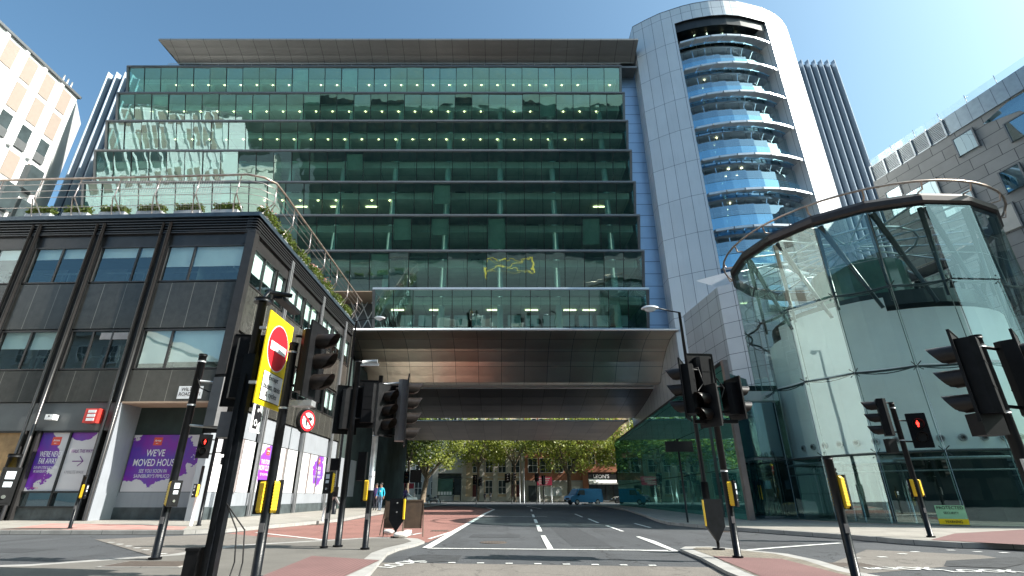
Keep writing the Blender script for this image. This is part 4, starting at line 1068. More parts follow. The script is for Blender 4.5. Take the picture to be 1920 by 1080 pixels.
LB.part('street_name_plate', MB().at(M=MS).box(1.1, 2.0, 0, .03, 5.2, 5.75), 'sign_white')
# terrace rail of leaning posts
def railpath(h, out):
    a = [MF @ Vector((u, out, h)) for u in range(44, 0, -2)]
    cr_ = [(-12.4 + .1 * out - .9, 21.98 - out * .9), (-12.4 + out * .55 - .3, 22.1 - out * .45), (-12.4 + out * .9, 22.5), (-12.4 + out, 23.4)]
    a += [Vector((x, y, h)) for x, y in cr_] + [Vector((-12.4 + out, 22 + v, h)) for v in range(2, 19)]
    return a
TR = T('terrace_railing', 'tubular steel railing with a curved corner leaning out above the roof terrace', 'railing', (-12.4, 22, 14.42))
TR.part('top_rail', MB().tube(railpath(16.55, .35), .06, 8, False), 'rust_rail')
ml = MB()
for h, o_ in ((14.95, .1), (15.4, .36), (15.8, .36), (16.2, .36)): ml.tube(railpath(h, o_), .018, 5, False)
TR.part('mid_rail', ml, 'rail_metal')
for k in range(17):
    M = MF if k < 10 else MS
    u = 1.2 + k * 2.15 if k < 10 else .3 + (k - 10) * 2.75
    if k == 10: u = .6
    TR.part('post', MB().at(M=M).tube([(u - .3, -.15, 14.4), (u, .36, 15.4)], .03, 6).tube([(u, .36, 15.4), (u - .05, .35, 16.55)], .03, 6).tube([(u + .3, -.15, 14.4), (u, .42, 15.3)], .03, 6), 'rail_metal')
msh = MB().at(M=MF)
for k in range(42): msh.tube([(2.0 + k * .13, .05, 14.5), (2.0 + k * .13, .45, 15.3), (2.0 + k * .13, .4, 16.4)], .005, 3, False)
for k in range(10): msh.tube([(2.0, .3, 14.7 + k * .17), (7.4, .3, 14.7 + k * .17)], .005, 3, False)
TR.part('mesh_panel', msh, 'rail_metal')
def leaves(mb, c, rx, ry, rz, n, s_, gauss=False):
    for _ in range(n):
        if gauss: p = Vector((random.gauss(0, .45) * rx, random.gauss(0, .45) * ry, random.gauss(0, .45) * rz))
        else: p = Vector((random.uniform(-rx, rx), random.uniform(-ry, ry), random.uniform(-rz, rz)))
        p += Vector(c)
        a = Vector((random.gauss(0, 1), random.gauss(0, 1), random.gauss(0, .6))).normalized(); b = a.cross(Vector((random.gauss(0, 1), random.gauss(0, 1), random.gauss(0, 1)))).normalized()
        q = s_ * random.uniform(.6, 1.3)
        mb.face([p - a * q, p + b * q * .6, p + a * q, p - b * q * .6])
words_f = ['at the terrace corner', 'second in from the terrace corner', 'third in from the terrace corner', 'fourth in from the terrace corner', 'fifth in from the terrace corner', 'sixth in from the terrace corner', 'seventh in from the terrace corner']
for k in range(6):
    u = 1.9 + k * 2.0
    p = MF @ Vector((u, -.25, 14.42))
    t = thing('planter', 'hedge trough on the front parapet, ' + words_f[k], 'planter', p, -tilt, 'planters along the roof terrace')
    MB().box(-.68, .68, -.2, .2, 0, .3).build('trough', 'planter_box', t)
    h = MB(); leaves(h, (0, 0, .5), .68, .24, .22, 520, .075); h.box(-.6, .6, -.16, .16, .25, .62); h.build('hedge', 'leaf_hedge', t)
for k in range(7):
    p = MS @ Vector((1.2 + k * 2.4, -.2, 14.42))
    t = thing('planter', ['bushy trough with reddish flowers', 'low green trough', 'long trimmed trough', 'trough with straggly tall plants', 'trough with pinkish seed heads', 'small leafy trough', 'last leafy trough before the bridge'][k] + ' on the side parapet above the white blinds', 'planter', p, R(90), 'planters along the roof terrace')
    MB().box(-.8, .8, -.18, .18, 0, .28).build('trough', 'planter_box', t)
    h = MB(); leaves(h, (0, -.1, .42), .85, .3, .26, 560, .085); h.box(-.7, .7, -.14, .14, .22, .5); h.build('shrub', 'leaf_hedge', t)
    if k in (0, 3, 4):
        h = MB(); leaves(h, (0, 0, .75), .5, .25, .25, 90, .07); h.build('flower_heads', 'flower', t)

# ================================================================== FLANKING BUILDINGS
WB = T('apartment_block', 'white apartment block with beige panels and recessed balconies at the far left', 'building', (-50, 26, 0))
WB.part('wall', MB().box(-60, -46, 5, 41.8, 0, 40.9), 'white_wall')
WB.part('roof_edge', MB().box(-60, -45.75, 4.8, 42.0, 40.9, 41.15), 'grey_frame')
for k in range(3): WB.part('roof_pipe', MB().tube([(-46.6, 40.2 + k * .5, 41.1), (-46.6, 40.2 + k * .5, 42.5)], .08, 6), 'sign_white')
for i in range(14):
    y0 = 41.2 - i * 2.05
    for j, (z0, z1) in enumerate(((37.9, 40.5), (34.6, 37.4))):
        if (i + j) % 5 == 4: continue
        p = WB.part('beige_panel', MB().box(-46, -45.94, y0 - 1.35 + .2 * (j), y0 - .05, z0, z1), 'beige_panel')
    WB.part('pier', MB().box(-46, -45.7, y0 - 1.75, y0 - 1.4, 31.2, 40.7), 'blind')
    if i < 8:
        wq = WB.part('balcony_opening', MB().box(-46.0, -45.93, y0 - 1.3, y0 - .15, 31.5, 34.0), 'far_glass')
        WB.part('railing', MB().box(-45.9, -45.85, y0 - 1.3, y0 - .15, 31.5, 32.4), 'grey_frame', wq)
    WB.part('beige_panel', MB().box(-46, -45.94, y0 - 1.3, y0 - .1, 28.4, 30.9), 'beige_panel')
for y0, z0 in ((40.6, 28.0), (39.2, 25.2), (41.0, 24.4)):
    WB.part('bay_window', MB().box(-46, -45.3, y0 - .9, y0 + .5, z0, z0 + 2.6), 'far_glass')
LK = T('link_wall', 'plain white wall joining the apartment block to the finned slab', 'wall', (-49, 46, 0))
LK.part('wall', MB().face([(-46, 41.8, 0), (-53.2, 50, 0), (-53.2, 50, 44.5), (-46.2, 41.8, 41.0)]), 'white_wall')
def finslab(label, x0, x1, y, h, n, rside):
    t = T('finned_slab', label, 'building', ((x0 + x1) / 2, y, 0))
    t.part('core', MB().box(x0, x1, y + .7, y + 9, 0, h - .4), 'fin_back')
    for i in range(n):
        a = x0 + (x1 - x0) * i / (n - 1)
        t.part('fin', MB().prism([(a - .22, y + .7), (a + .22, y + .7), (a + .05, y + .05), (a - .05, y + .05)], 0, h), 'fin')
finslab('slab of tall blue-grey vertical fins behind the left end of the glass block', -53, -42.8, 50.5, 53.8, 10, 1)
finslab('slab of tall dark vertical fins rising behind the round tower', 46.0, 52.2, 58, 64.2, 7, 1)
RB = T('stone_building', 'grey stone clad block with irregular joints and louvred roof edge at the far right', 'building', (48, 35, 0))
RB.part('wall', MB().prism([(41.6, 47.2), (42, 31), (60, 31), (60, 47.2)], 0, 33.2), 'right_stone')
lb_ = MB().box(41.7, 42.4, 39.0, 47.2, 33.2, 33.35).box(41.7, 42.4, 39.0, 47.2, 35.0, 35.15).box(42.2, 44, 39, 47.2, 33.3, 35)
for k in range(9): lb_.box(41.72, 42.2, 39, 47.2, 33.45 + k * .175, 33.52 + k * .175)
RB.part('roof_louvre', lb_, 'louvre_pale')
for k in range(6): RB.part('louvre_post', MB().box(41.55, 41.7, 39.2 + k * 1.55, 39.35 + k * 1.55, 33.2, 35.15), 'louvre_pale')
RB.part('roof_band', MB().box(41.7, 44, 31, 39, 33.2, 35.15), 'zinc')
RB.part('glass_band', MB().face([(41.8, 45.6, 33.1), (41.86, 41.4, 33.1), (41.86, 41.6, 31.6), (41.8, 44, 30.9), (41.8, 46.4, 31.5)]).face([(41.86, 38.8, 33.1), (41.96, 31.1, 33.1), (41.96, 31.1, 28.5), (41.9, 32.8, 29.8), (41.9, 34.0, 31.7), (41.86, 36, 32.2)]), 'dark_cladding')
for y0, z0, w_, h_, m in ((43.2, 27.6, 3.2, 2.3, 'dark_cladding'), (34.4, 29.3, 1.5, 1.8, 'dark_cladding'), (33.5, 26.0, 1.7, 2.0, 'stone_pale'), (45.6, 28.2, 1.5, 3.0, 'dark_cladding'), (32.6, 23.0, 1.8, 2.2, 'stone_pale'), (38.2, 30.6, 1.6, 1.9, 'dark_cladding'), (40.6, 25.6, 2.6, 1.6, 'dark_cladding'), (36.2, 25.2, 1.4, 2.0, 'dark_cladding'), (38.0, 22.0, 2.0, 2.2, 'stone_pale'), (34.8, 20.5, 2.4, 1.4, 'dark_cladding')):
    wq = RB.part('window', MB().box(41.62, 41.95, y0 - w_ / 2, y0 + w_ / 2, z0, z0 + h_), m)
    RB.part('frame', MB().box(41.55, 41.75, y0 - w_ / 2 - .12, y0 - w_ / 2, z0 - .1, z0 + h_ + .1).box(41.55, 41.75, y0 + w_ / 2, y0 + w_ / 2 + .12, z0 - .1, z0 + h_ + .1).box(41.55, 41.75, y0 - w_ / 2, y0 + w_ / 2, z0 + h_, z0 + h_ + .1), 'grey_frame', wq)
RB.part('corner_block', MB().prism([(40.6, 31), (41.2, 16), (60, 16), (60, 31)], 0, 36.4), 'right_stone')
RB.part('corner_glazing', MB().face([(40.55, 30.95, 34.0), (40.75, 26, 34.0), (40.75, 26, 36.3), (40.55, 30.95, 36.3)]).face([(40.58, 30.4, 28), (40.7, 27, 26), (40.7, 27, 31), (40.58, 30.9, 33)]), 'dark_cladding')
gp = MB()
for k in range(7): gp.tube([(41.9, 32 + k * 2.5, 35.15), (41.9, 32 + k * 2.5, 36.2)], .03, 4)
RB.part('parapet_post', gp, 'galv')
_a = R(13.5); RB.o.rotation_euler = (0, 0, _a)
_p = Vector((48 - 41.6, 35 - 47.2, 0)); _p.rotate(Matrix.Rotation(_a, 3, 'Z')); RB.o.location = Vector((41.3, 46.4, 0)) + _p
RB.part('parapet_glass', MB().quad((41.9, 31.2, 35.2), (41.9, 47, 35.2), (41.9, 47, 36.05), (41.9, 31.2, 36.05)), 'clear_glass')

OW = T('shadow_wing', 'unseen stepped stone wing added outside the frame to shade the road and glass drum', 'building', (52, 18, 0))
OW.part('wall', MB().box(46.5, 62, 11.5, 15, 0, 35.5).box(46.5, 62, 15, 24, 0, 40).box(46.5, 62, 24, 29.5, 0, 45), 'right_stone')  # unseen shadow caster, stepped so its shadow edge slants across the road
for k in range(9):
    for j in range(6): OW.part('window', MB().box(46.4, 46.5, 12 + j * 2.9, 14 + j * 2.9, 2 + k * 3.7, 4.2 + k * 3.7), 'far_glass')  # windows of the added, unseen shadow wing
# buildings behind the camera, seen only mirrored in the glass tiers
MBd = T('stone_terrace', 'pale stone terrace of sash windows behind the viewpoint, mirrored in the upper left panes', 'building', (-95, -40, 0))
MBd.part('wall', MB().box(-160, -66, -55, -34, 0, 27), 'behind_pale')
pr0 = None
for i in range(17):
    for j in range(5):
        if pr0 is None: pr0 = MB().box(-1, 1, 0, .2, 0, 2.6).build('window', 'far_glass', MBd.o); o = pr0; pf = MB().box(-1.25, -1, 0, .4, -.2, 2.8).box(1, 1.25, 0, .4, -.2, 2.8).box(-1, 1, 0, .45, 2.6, 2.85).box(-1, 1, 0, .45, -.25, 0).box(-.06, .06, .2, .3, 0, 2.6).box(-.94, -.06, .2, .3, 1.2, 1.32).box(.06, .94, .2, .3, 1.2, 1.32).build('frame', 'white_frame', o)
        else: o = copy_tree(pr0, MBd.o)
        o.location = Vector((-157 + i * 5.4, -34, 2 + j * 5)) - MBd.loc
MBd.part('cornice', MB().box(-160.5, -65.6, -55, -33.3, 26.6, 27.6), 'stone_pale')
DBd = T('office_slab', 'dark office slab behind the viewpoint, mirrored in the middle panes', 'building', (-5, -60, 0))
DBd.part('wall', MB().box(-58, 90, -75, -55, 0, 46), 'behind_dark')

# ================================================================== FAR SIDE OF THE JUNCTION
YB = 108.
def wx(px): return (px - 940) / 9.2
def wz(py): return (941 - py) / 9.9
def win(t, x0, x1, z0, z1, y=YB, nx=2, nz=2, g='far_glass', fr='white_frame'):
    w_ = t.part('window', MB().box(x0, x1, y - .02, y + .1, z0, z1), g)
    f = MB()
    f.box(x0, x0 + .09, y - .1, y - .02, z0, z1).box(x1 - .09, x1, y - .1, y - .02, z0, z1).box(x0 + .09, x1 - .09, y - .1, y - .02, z0, z0 + .09).box(x0 + .09, x1 - .09, y - .1, y - .02, z1 - .09, z1)
    for i in range(1, nx): f.box(x0 + (x1 - x0) * i / nx - .04, x0 + (x1 - x0) * i / nx + .04, y - .1, y - .03, z0 + .09, z1 - .09)
    for i in range(1, nz): f.box(x0 + .09, x1 - .09, y - .11, y - .04, z0 + (z1 - z0) * i / nz - .04, z0 + (z1 - z0) * i / nz + .04)
    t.part('frame', f, fr, w_)
    return w_
CB = T('brick_building', 'cream brick building with tall white windows and stone piers facing the underpass', 'building', (0, YB, 0))
CB.part('wall', MB().box(wx(868), wx(984), YB, YB + 12, 0, 21), 'brick_cream')
CB.part('plinth', MB().box(wx(868), wx(984), YB - .12, YB, 0, .9), 'stone_pale')
for z in (4.45, 8.6, 12.7): CB.part('string_course', MB().box(wx(868), wx(984), YB - .1, YB, z, z + .25), 'stone_pale')
for px in (870, 904, 929, 953, 982): CB.part('pier', MB().box(wx(px) - .45, wx(px) + .45, YB - .22, YB, 0, 17), 'stone_pale')
for k in range(4):
    for a, b in ((886, 900), (910, 924), (934, 949), (958, 975)):
        if k == 0:
            if a in (910, 934): win(CB, wx(a), wx(b), 1.4, 4.0)
            else:
                d = CB.part('door', MB().box(wx(a) + .1, wx(b) - .1, YB - .08, YB, .1, 3.1), 'door_maroon'); CB.part('fanlight', MB().box(wx(a) + .1, wx(b) - .1, YB - .07, YB, 3.15, 3.9), 'far_glass', d)
        else: win(CB, wx(a), wx(b), 5.4 + (k - 1) * 4.1, 7.9 + (k - 1) * 4.1)
RDB = T('red_brick_building', 'red brick building with a pale stone ground floor behind the plane tree', 'building', (wx(1040), YB, 0))
RDB.part('wall', MB().box(wx(984), wx(1091), YB - .3, YB + 12, 3.9, 20), 'brick_red')
RDB.part('ground_floor', MB().box(wx(984), wx(1091), YB - .3, YB + 12, 0, 3.7), 'stone_pale')
RDB.part('cornice', MB().box(wx(984), wx(1091), YB - .5, YB - .2, 3.7, 3.95), 'stone_grey')
for a, b in ((990, 1008), (1012, 1034), (1040, 1056), (1064, 1080)):
    for k in range(3): win(RDB, wx(a), wx(b), 5.4 + k * 4, 8.2 + k * 4, YB - .3)
RDB.part('door', MB().box(wx(990), wx(1004), YB - .42, YB - .3, .1, 3), 'far_glass')
win(RDB, wx(1018), wx(1052), 1.0, 2.7, YB - .3, 3, 1, 'blind'); win(RDB, wx(1062), wx(1085), 1.0, 2.8, YB - .3, 2, 1, 'blind')
SH = T('corner_shop', 'red brick shop with white awning and pale letters on a dark fascia', 'shop', (wx(1128), YB, 0))
SH.part('wall', MB().box(wx(1091), wx(1166), YB - .9, YB + 12, 5.4, 20).box(wx(1091), wx(1101), YB - .9, YB + 12, 0, 5.4).box(wx(1160), wx(1166), YB - .9, YB + 12, 0, 5.4), 'brick_red')
SH.part('cornice', MB().box(wx(1091), wx(1168), YB - 1.2, YB - .9, 5.5, 5.9), 'brick_red')
SH.part('shop_window', MB().box(wx(1101), wx(1160), YB - .4, YB, .2, 3.4), 'far_glass')
for px in (1101, 1118, 1133, 1147, 1159): SH.part('mullion', MB().box(wx(px) - .08, wx(px) + .08, YB - .55, YB - .4, .2, 3.4), 'ink')
sg = SH.part('sign_board', MB().box(wx(1101), wx(1160), YB - 1.1, YB - .9, 4.2, 5.2), 'ink')
text("LEON'S", 'white_print', SH.o, frameM((wx(1125), YB - 1.12, 4.7), (1, 0, 0)), .7, 3.2, 'lettering', SH.loc, bold=.01)
SH.part('awning', MB().extr([(YB - .9, 4.1), (YB - 2.0, 3.5), (YB - 2.0, 3.2), (YB - .9, 3.4)], wx(1101), wx(1156)), 'awning')
for a, b in ((1104, 1116), (1122, 1134), (1142, 1154)):
    for k in range(3): win(SH, wx(a), wx(b), 7 + k * 4, 9.6 + k * 4, YB - .9)
WS = T('white_shopfront', 'pale single-bay shopfront with a row of white cards in its window', 'shop', (wx(840), YB, 0))
WS.part('wall', MB().box(wx(812), wx(868), YB - .6, YB + 10, 5.3, 7.4).box(wx(812), wx(822), YB - .6, YB + 10, 0, 5.3).box(wx(866), wx(868), YB - .6, YB + 10, 0, 5.3), 'stone_pale')
WS.part('window', MB().box(wx(822), wx(850), YB - .2, YB, 1.1, 4.3), 'far_glass_teal')
WS.part('transom_window', MB().box(wx(822), wx(866), YB - .2, YB, 4.4, 5.2), 'far_glass')
WS.part('doorway', MB().box(wx(852), wx(866), YB - .1, YB, 0, 4.3), 'far_glass')
WS.part('stall_riser', MB().box(wx(822), wx(850), YB - .4, YB, 0, 1.0), 'stone_grey')
for k in range(5): WS.part('window_card', MB().box(wx(823 + k * 5.3), wx(823 + k * 5.3) + .45, YB - .26, YB - .2, 1.25, 1.85), 'sign_white')
WS.part('bollard_box', MB().box(wx(853), wx(864), YB - .5, YB - .1, 0, 1.2), 'brick_cream')
UP = T('terrace_building', 'pale rendered building of tall windows above and behind the white shopfront', 'building', (wx(800), YB + 2, 0))
UP.part('wall', MB().box(-46, wx(868), YB + .2, YB + 12, 0, 20), 'stone_grey')
for i in range(11):
    for k in range(4): win(UP, -44 + i * 3.3, -42.4 + i * 3.3, 1.2 + k * 4.3, 3.8 + k * 4.3, YB + .2)
RX = T('mansion_block', 'cream mansion block continuing to the right, seen mirrored in the glass wall', 'building', (45, YB, 0))
RX.part('wall', MB().box(wx(1166), 75, YB, YB + 12, 0, 21), 'brick_cream')
for i in range(12):
    for k in range(4): win(RX, 27 + i * 4, 29.2 + i * 4, 1.3 + k * 4.3, 4.0 + k * 4.3)
struct(MB().box(-60, 75, 104.6, 107.9, -.05, .12).build('far_pavement', 'paving'))

def tree(label, x, y, trunk_r, fork, crown_c, crown_r, n, s_, leafm='leaf', lean=0., limbs=7, group='plane trees across the junction', seed=1):
    random.seed(seed)
    t = thing('plane_tree', label, 'tree', (x, y, 0), 0, group)
    tb = MB()
    tb.tube([(0, 0, -.1), (lean * .3, 0, fork * .4), (lean, 0, fork)], trunk_r, 9, True, trunk_r * .72)
    ends = []
    for i in range(limbs):
        a = 2 * math.pi * i / limbs + random.uniform(-.4, .4); l = crown_r * random.uniform(.6, .95)
        z1 = fork + (crown_c - fork) * random.uniform(.45, 1.3)
        p0 = Vector((lean, 0, fork - .1)); p3 = Vector((lean + math.cos(a) * l, math.sin(a) * l, z1 + crown_r * .25))
        p1 = p0.lerp(p3, .35) + Vector((random.uniform(-.4, .4), random.uniform(-.4, .4), .8)); p2 = p0.lerp(p3, .7) + Vector((random.uniform(-.6, .6), random.uniform(-.6, .6), .6))
        tb.tube([p0, p1, p2, p3], trunk_r * .5, 6, True, trunk_r * .1); ends += [p1.lerp(p2, .5), p2, p3]
        for q in (p1, p2):
            e = q + Vector((random.uniform(-2, 2), random.uniform(-2, 2), random.uniform(-.6, 1.8))); tb.tube([q, q.lerp(e, .5) + Vector((0, 0, .3)), e], trunk_r * .2, 5, True, trunk_r * .05); ends.append(e)
    tb.build('trunk', 'trunk', t)
    lf = MB(); clumps = list(ends)
    for _ in range(70):
        a = random.uniform(0, 6.283); e = random.uniform(-.9, 1.0); rr_ = crown_r * random.uniform(.5, 1.05) * math.cos(e * .9)
        clumps.append(Vector((lean + math.cos(a) * rr_, math.sin(a) * rr_, crown_c + math.sin(e) * crown_r * .75)))
    per = n // len(clumps)
    for c_ in clumps:
        leaves(lf, c_, crown_r * random.uniform(.2, .34), crown_r * random.uniform(.2, .34), crown_r * random.uniform(.14, .24), per, s_, True)
    lf.build('crown', leafm, t)
    return t
tree('large plane tree with forking pale trunk in front of the red brick building', wx(1054) + .6, 102, .5, 4.8, 10.6, 7.6, 8200, .24, limbs=7, seed=3)
tree('plane tree with a slender dark trunk nearest the left kerb of the junction', -14.4, 82, .26, 6.0, 9.6, 5.2, 5200, .24, 'leaf_dark', seed=5)
tree('plane tree with a stout trunk beside the parked motorcycle', -14.2, 97, .55, 4.0, 10.0, 6.4, 6400, .25, lean=.6, seed=8)
tree('plane tree standing before the cream brick building', -4.6, 105.2, .3, 6.2, 10.9, 6.4, 5600, .25, seed=11)
tree('plane tree at the right, before the shop with the awning', 23.5, 100, .4, 5.2, 10.6, 6.6, 6400, .25, lean=-.4, seed=13)
tree('plane tree further right along the kerb, mirrored in the glass wall', 34, 98, .45, 5, 9.5, 6.2, 4200, .25, seed=17)
tree('tall bushy tree left of the junction behind the underpass wall', -22, 92, .4, 5, 9.5, 6, 4200, .24, 'leaf_dark', seed=19)
tree('plane tree in the middle, between the cream and the red brick buildings', 2.6, 103.5, .3, 6.6, 11.6, 6.0, 3400, .24, seed=23)
random.seed(21)

# ================================================================== VEHICLES
def wheel(t, x, y, r, wd, name='wheel'):
    w_ = MB().tube([(x, y - wd / 2, r), (x, y + wd / 2, r)], r, 20).build(name, 'tyre', t)
    for sgn in (-1, 1): MB().tube([(x, y + sgn * (wd / 2 + .002), r), (x, y + sgn * (wd / 2 + .012), r)], r * .62, 14).build('rim', 'hub', w_)
    return w_
def loft(profile, halfw, topw, zt, zb):
    """closed side profile (x,z) lofted to both sides with tumblehome above zb"""
    mb = MB()
    def hw_(z): return halfw if z <= zb else halfw + (topw - halfw) * (z - zb) / (zt - zb)
    n = len(profile)
    for i in range(n):
        a, b = profile[i], profile[(i + 1) % n]
        mb.face([(a[0], -hw_(a[1]), a[1]), (b[0], -hw_(b[1]), b[1]), (b[0], hw_(b[1]), b[1]), (a[0], hw_(a[1]), a[1])])
    mb.face([(p[0], -hw_(p[1]), p[1]) for p in profile][::-1]); mb.face([(p[0], hw_(p[1]), p[1]) for p in profile])
    return mb
van = thing('panel_van', 'blue panel van turning across the junction beyond the underpass', 'van', (11.0, 72.0, 0), R(203))
prof = [(-2.4, .45), (-2.42, 1.0), (-2.32, 1.86), (-2.2, 1.95), (1.0, 1.97), (1.25, 1.9), (1.75, 1.22), (2.38, 1.02), (2.5, .8), (2.5, .4), (2.2, .3), (-2.3, .3)]
bd = loft(prof, .95, .82, 1.97, 1.1); bd.build('body', 'van_blue', van)
g = MB(); e = .012
for sgn in (-1, 1):
    g.face([(x, sgn * (y + e), z) for x, y, z in ((.35, .93, 1.18), (1.55, .93, 1.2), (1.18, .855, 1.76), (.35, .855, 1.78))])
g.build('side_window', 'far_glass', van)
MB().face([(1.74 + .02, -.84, 1.26), (1.74 + .02, .84, 1.26), (1.3 + .02, .74, 1.86), (1.3 + .02, -.74, 1.86)]).build('windscreen', 'far_glass', van)
MB().box(2.45, 2.53, -.9, .9, .36, .6).build('bumper', 'head_black', van)
MB().box(2.44, 2.52, -.42, .42, .68, .84).build('grille', 'head_black', van)
MB().box(2.51, 2.54, -.25, .25, .42, .53).build('number_plate', 'sign_white', van)
for sgn in (-1, 1):
    MB().face([(2.52, sgn * .5, .7), (2.49, sgn * .9, .72), (2.36, sgn * .93, .98), (2.42, sgn * .6, .94)]).build('headlight', 'lcd', van)
    MB().box(1.25, 1.4, sgn * .95, sgn * 1.13, 1.1, 1.3).build('wing_mirror', 'head_black', van)
    for x in (-1.55, 1.6): wheel(van, x, sgn * .84, .33, .22)
MB().box(-.2, .9, -.2, .2, 1.98, 2.0).build('roof_vent', 'head_grey', van)
def car(label, x, y, rz, m, group=None):
    t = thing('parked_car', label, 'car', (x, y, 0), rz, group)
    pf = [(-2.1, .4), (-2.15, .85), (-1.95, 1.0), (-1.3, 1.42), (.2, 1.45), (.95, 1.0), (1.9, .86), (2.1, .65), (2.1, .35), (-2.0, .28)]
    loft(pf, .86, .68, 1.45, .95).build('body', m, t)
    g = MB()
    for sgn in (-1, 1): g.face([(a, sgn * b, c_) for a, b, c_ in ((-1.55, .85, 1.02), (.75, .865, 1.0), (.15, .73, 1.38), (-1.2, .73, 1.36))])
    g.build('side_window', 'far_glass', t)
    MB().face([(.96, -.78, 1.02), (.96, .78, 1.02), (.24, .66, 1.42), (.24, -.66, 1.42)]).build('windscreen', 'far_glass', t)
    MB().face([(-1.94, -.74, 1.03), (-1.94, .74, 1.03), (-1.34, .64, 1.4), (-1.34, -.64, 1.4)]).build('rear_window', 'far_glass', t)
    for sgn in (-1, 1):
        MB().box(2.06, 2.12, sgn * .45, sgn * .8, .6, .75).build('headlight', 'lcd', t); MB().box(-2.15, -2.1, sgn * .5, sgn * .82, .7, .88).build('tail_light', 'alarm_red', t)
        for xx in (-1.3, 1.3): wheel(t, xx, sgn * .76, .31, .2)
    return t
car('dark car stopped behind the blue van at the right kerb', 18.6, 80, R(190), 'car_dark')
car('white car parked on the left beyond the underpass, behind the board', -13.5, 74, R(60), 'car_white')

def torus(mb, c, r, rr_, n=20, axis='y'):
    mb.tube([(c[0] + r * math.cos(a * 2 * math.pi / n), c[1], c[2] + r * math.sin(a * 2 * math.pi / n)) for a in range(n + 1)], rr_, 6, False)
mc = thing('motorcycle', 'black motorcycle parked on the left side of the junction', 'motorcycle', (-9.3, 74.5, 0), R(25))
for x in (-.68, .7):
    m_ = MB(); torus(m_, (x, 0, .31), .27, .06); wq = m_.build('wheel', 'tyre', mc); MB().tube([(x, -.06, .31), (x, .06, .31)], .12, 10).build('hub', 'chrome', wq)
MB().extr([(-.13, .35), (-.16, .6), (.16, .6), (.13, .35)], -.35, .35).tube([(-.68, .1, .31), (-.2, .1, .5)], .04, 6).build('engine', 'head_grey', mc)
MB().at(M=Matrix.Translation((.18, 0, .85))).lathe([(0, -.16), (.17, -.1), (.2, .02), (.12, .12), (0, .14)], 12).build('tank', 'car_dark', mc)
MB().extr([(-.14, .72), (-.15, .84), (.15, .84), (.14, .72)], -.75, .02).build('seat', 'head_black', mc)
MB().tube([(.7, .1, .31), (.42, .1, 1.0)], .03, 6).tube([(.7, -.1, .31), (.42, -.1, 1.0)], .03, 6).tube([(.4, -.36, 1.05), (.45, 0, 1.0), (.4, .36, 1.05)], .02, 6).build('fork', 'chrome', mc)
MB().box(.45, .62, -.14, .14, .8, 1.15).build('headlight_fairing', 'car_dark', mc)
MB().box(-1.1, -.7, -.22, .22, .85, 1.2).build('top_box', 'car_dark', mc)
def bike_parts(t):
    for x in (-.52, .52):
        m_ = MB(); torus(m_, (x, 0, .34), .32, .018); 
        for k in range(8): m_.tube([(x, 0, .34), (x + .31 * math.cos(k * .785), 0, .34 + .31 * math.sin(k * .785))], .004, 3, False)
        m_.build('wheel', 'tyre', t)
    MB().tube([(-.52, 0, .34), (-.12, 0, .3), (.36, 0, .78), (-.2, 0, .8), (-.12, 0, .3)], .018, 6).tube([(-.2, 0, .8), (-.52, 0, .34)], .014, 5).tube([(.52, 0, .34), (.36, 0, .85), (.34, 0, .98)], .018, 6).build('frame', 'car_dark', t)
    MB().box(-.34, -.1, -.06, .06, .92, .97).tube([(-.2, 0, .78), (-.22, 0, .93)], .014, 5).build('saddle', 'head_black', t)
    MB().tube([(.4, -.25, 1.0), (.34, 0, .98), (.4, .25, 1.0)], .014, 5).build('handlebar', 'head_black', t)
b1 = thing('bicycle', 'bicycle leaning on a rack left of the maroon sign', 'bicycle', (wx(993), 104.8, .12), R(8), 'bicycles by the far pavement'); bike_parts(b1)
b2 = copy_tree(b1); b2.location = (wx(1006), 105, .12); b2.rotation_euler = (0, 0, R(-14)); b2['label'] = 'bicycle standing just behind the posts of the maroon sign'

# ================================================================== PEOPLE
def skin_fig(name, joints, bones, mats_fn, parent, mlist, sub=1):
    me = bpy.data.meshes.new(name); keys = list(joints)
    me.from_pydata([joints[k][:3] for k in keys], [(keys.index(a), keys.index(b)) for a, b in bones], [])
    ob = bpy.data.objects.new(name, me); COL.objects.link(ob)
    md = ob.modifiers.new('skin', 'SKIN'); md.use_smooth_shade = True
    sv = me.skin_vertices[0].data
    for i, k in enumerate(keys):
        r_ = joints[k][3]; sv[i].radius = r_ if isinstance(r_, tuple) else (r_, r_); sv[i].use_root = (k == 'pelvis')
    ms = ob.modifiers.new('sub', 'SUBSURF'); ms.levels = sub; ms.render_levels = sub
    dg = bpy.context.evaluated_depsgraph_get(); dg.update()
    m2 = bpy.data.meshes.new_from_object(ob.evaluated_get(dg)); bpy.data.objects.remove(ob)
    m2.materials.clear()
    for q in mlist: m2.materials.append(MATS[q])
    for p in m2.polygons: p.material_index = mats_fn(p.center); p.use_smooth = True
    o = bpy.data.objects.new(name, m2); COL.objects.link(o); o.parent = parent
    return o
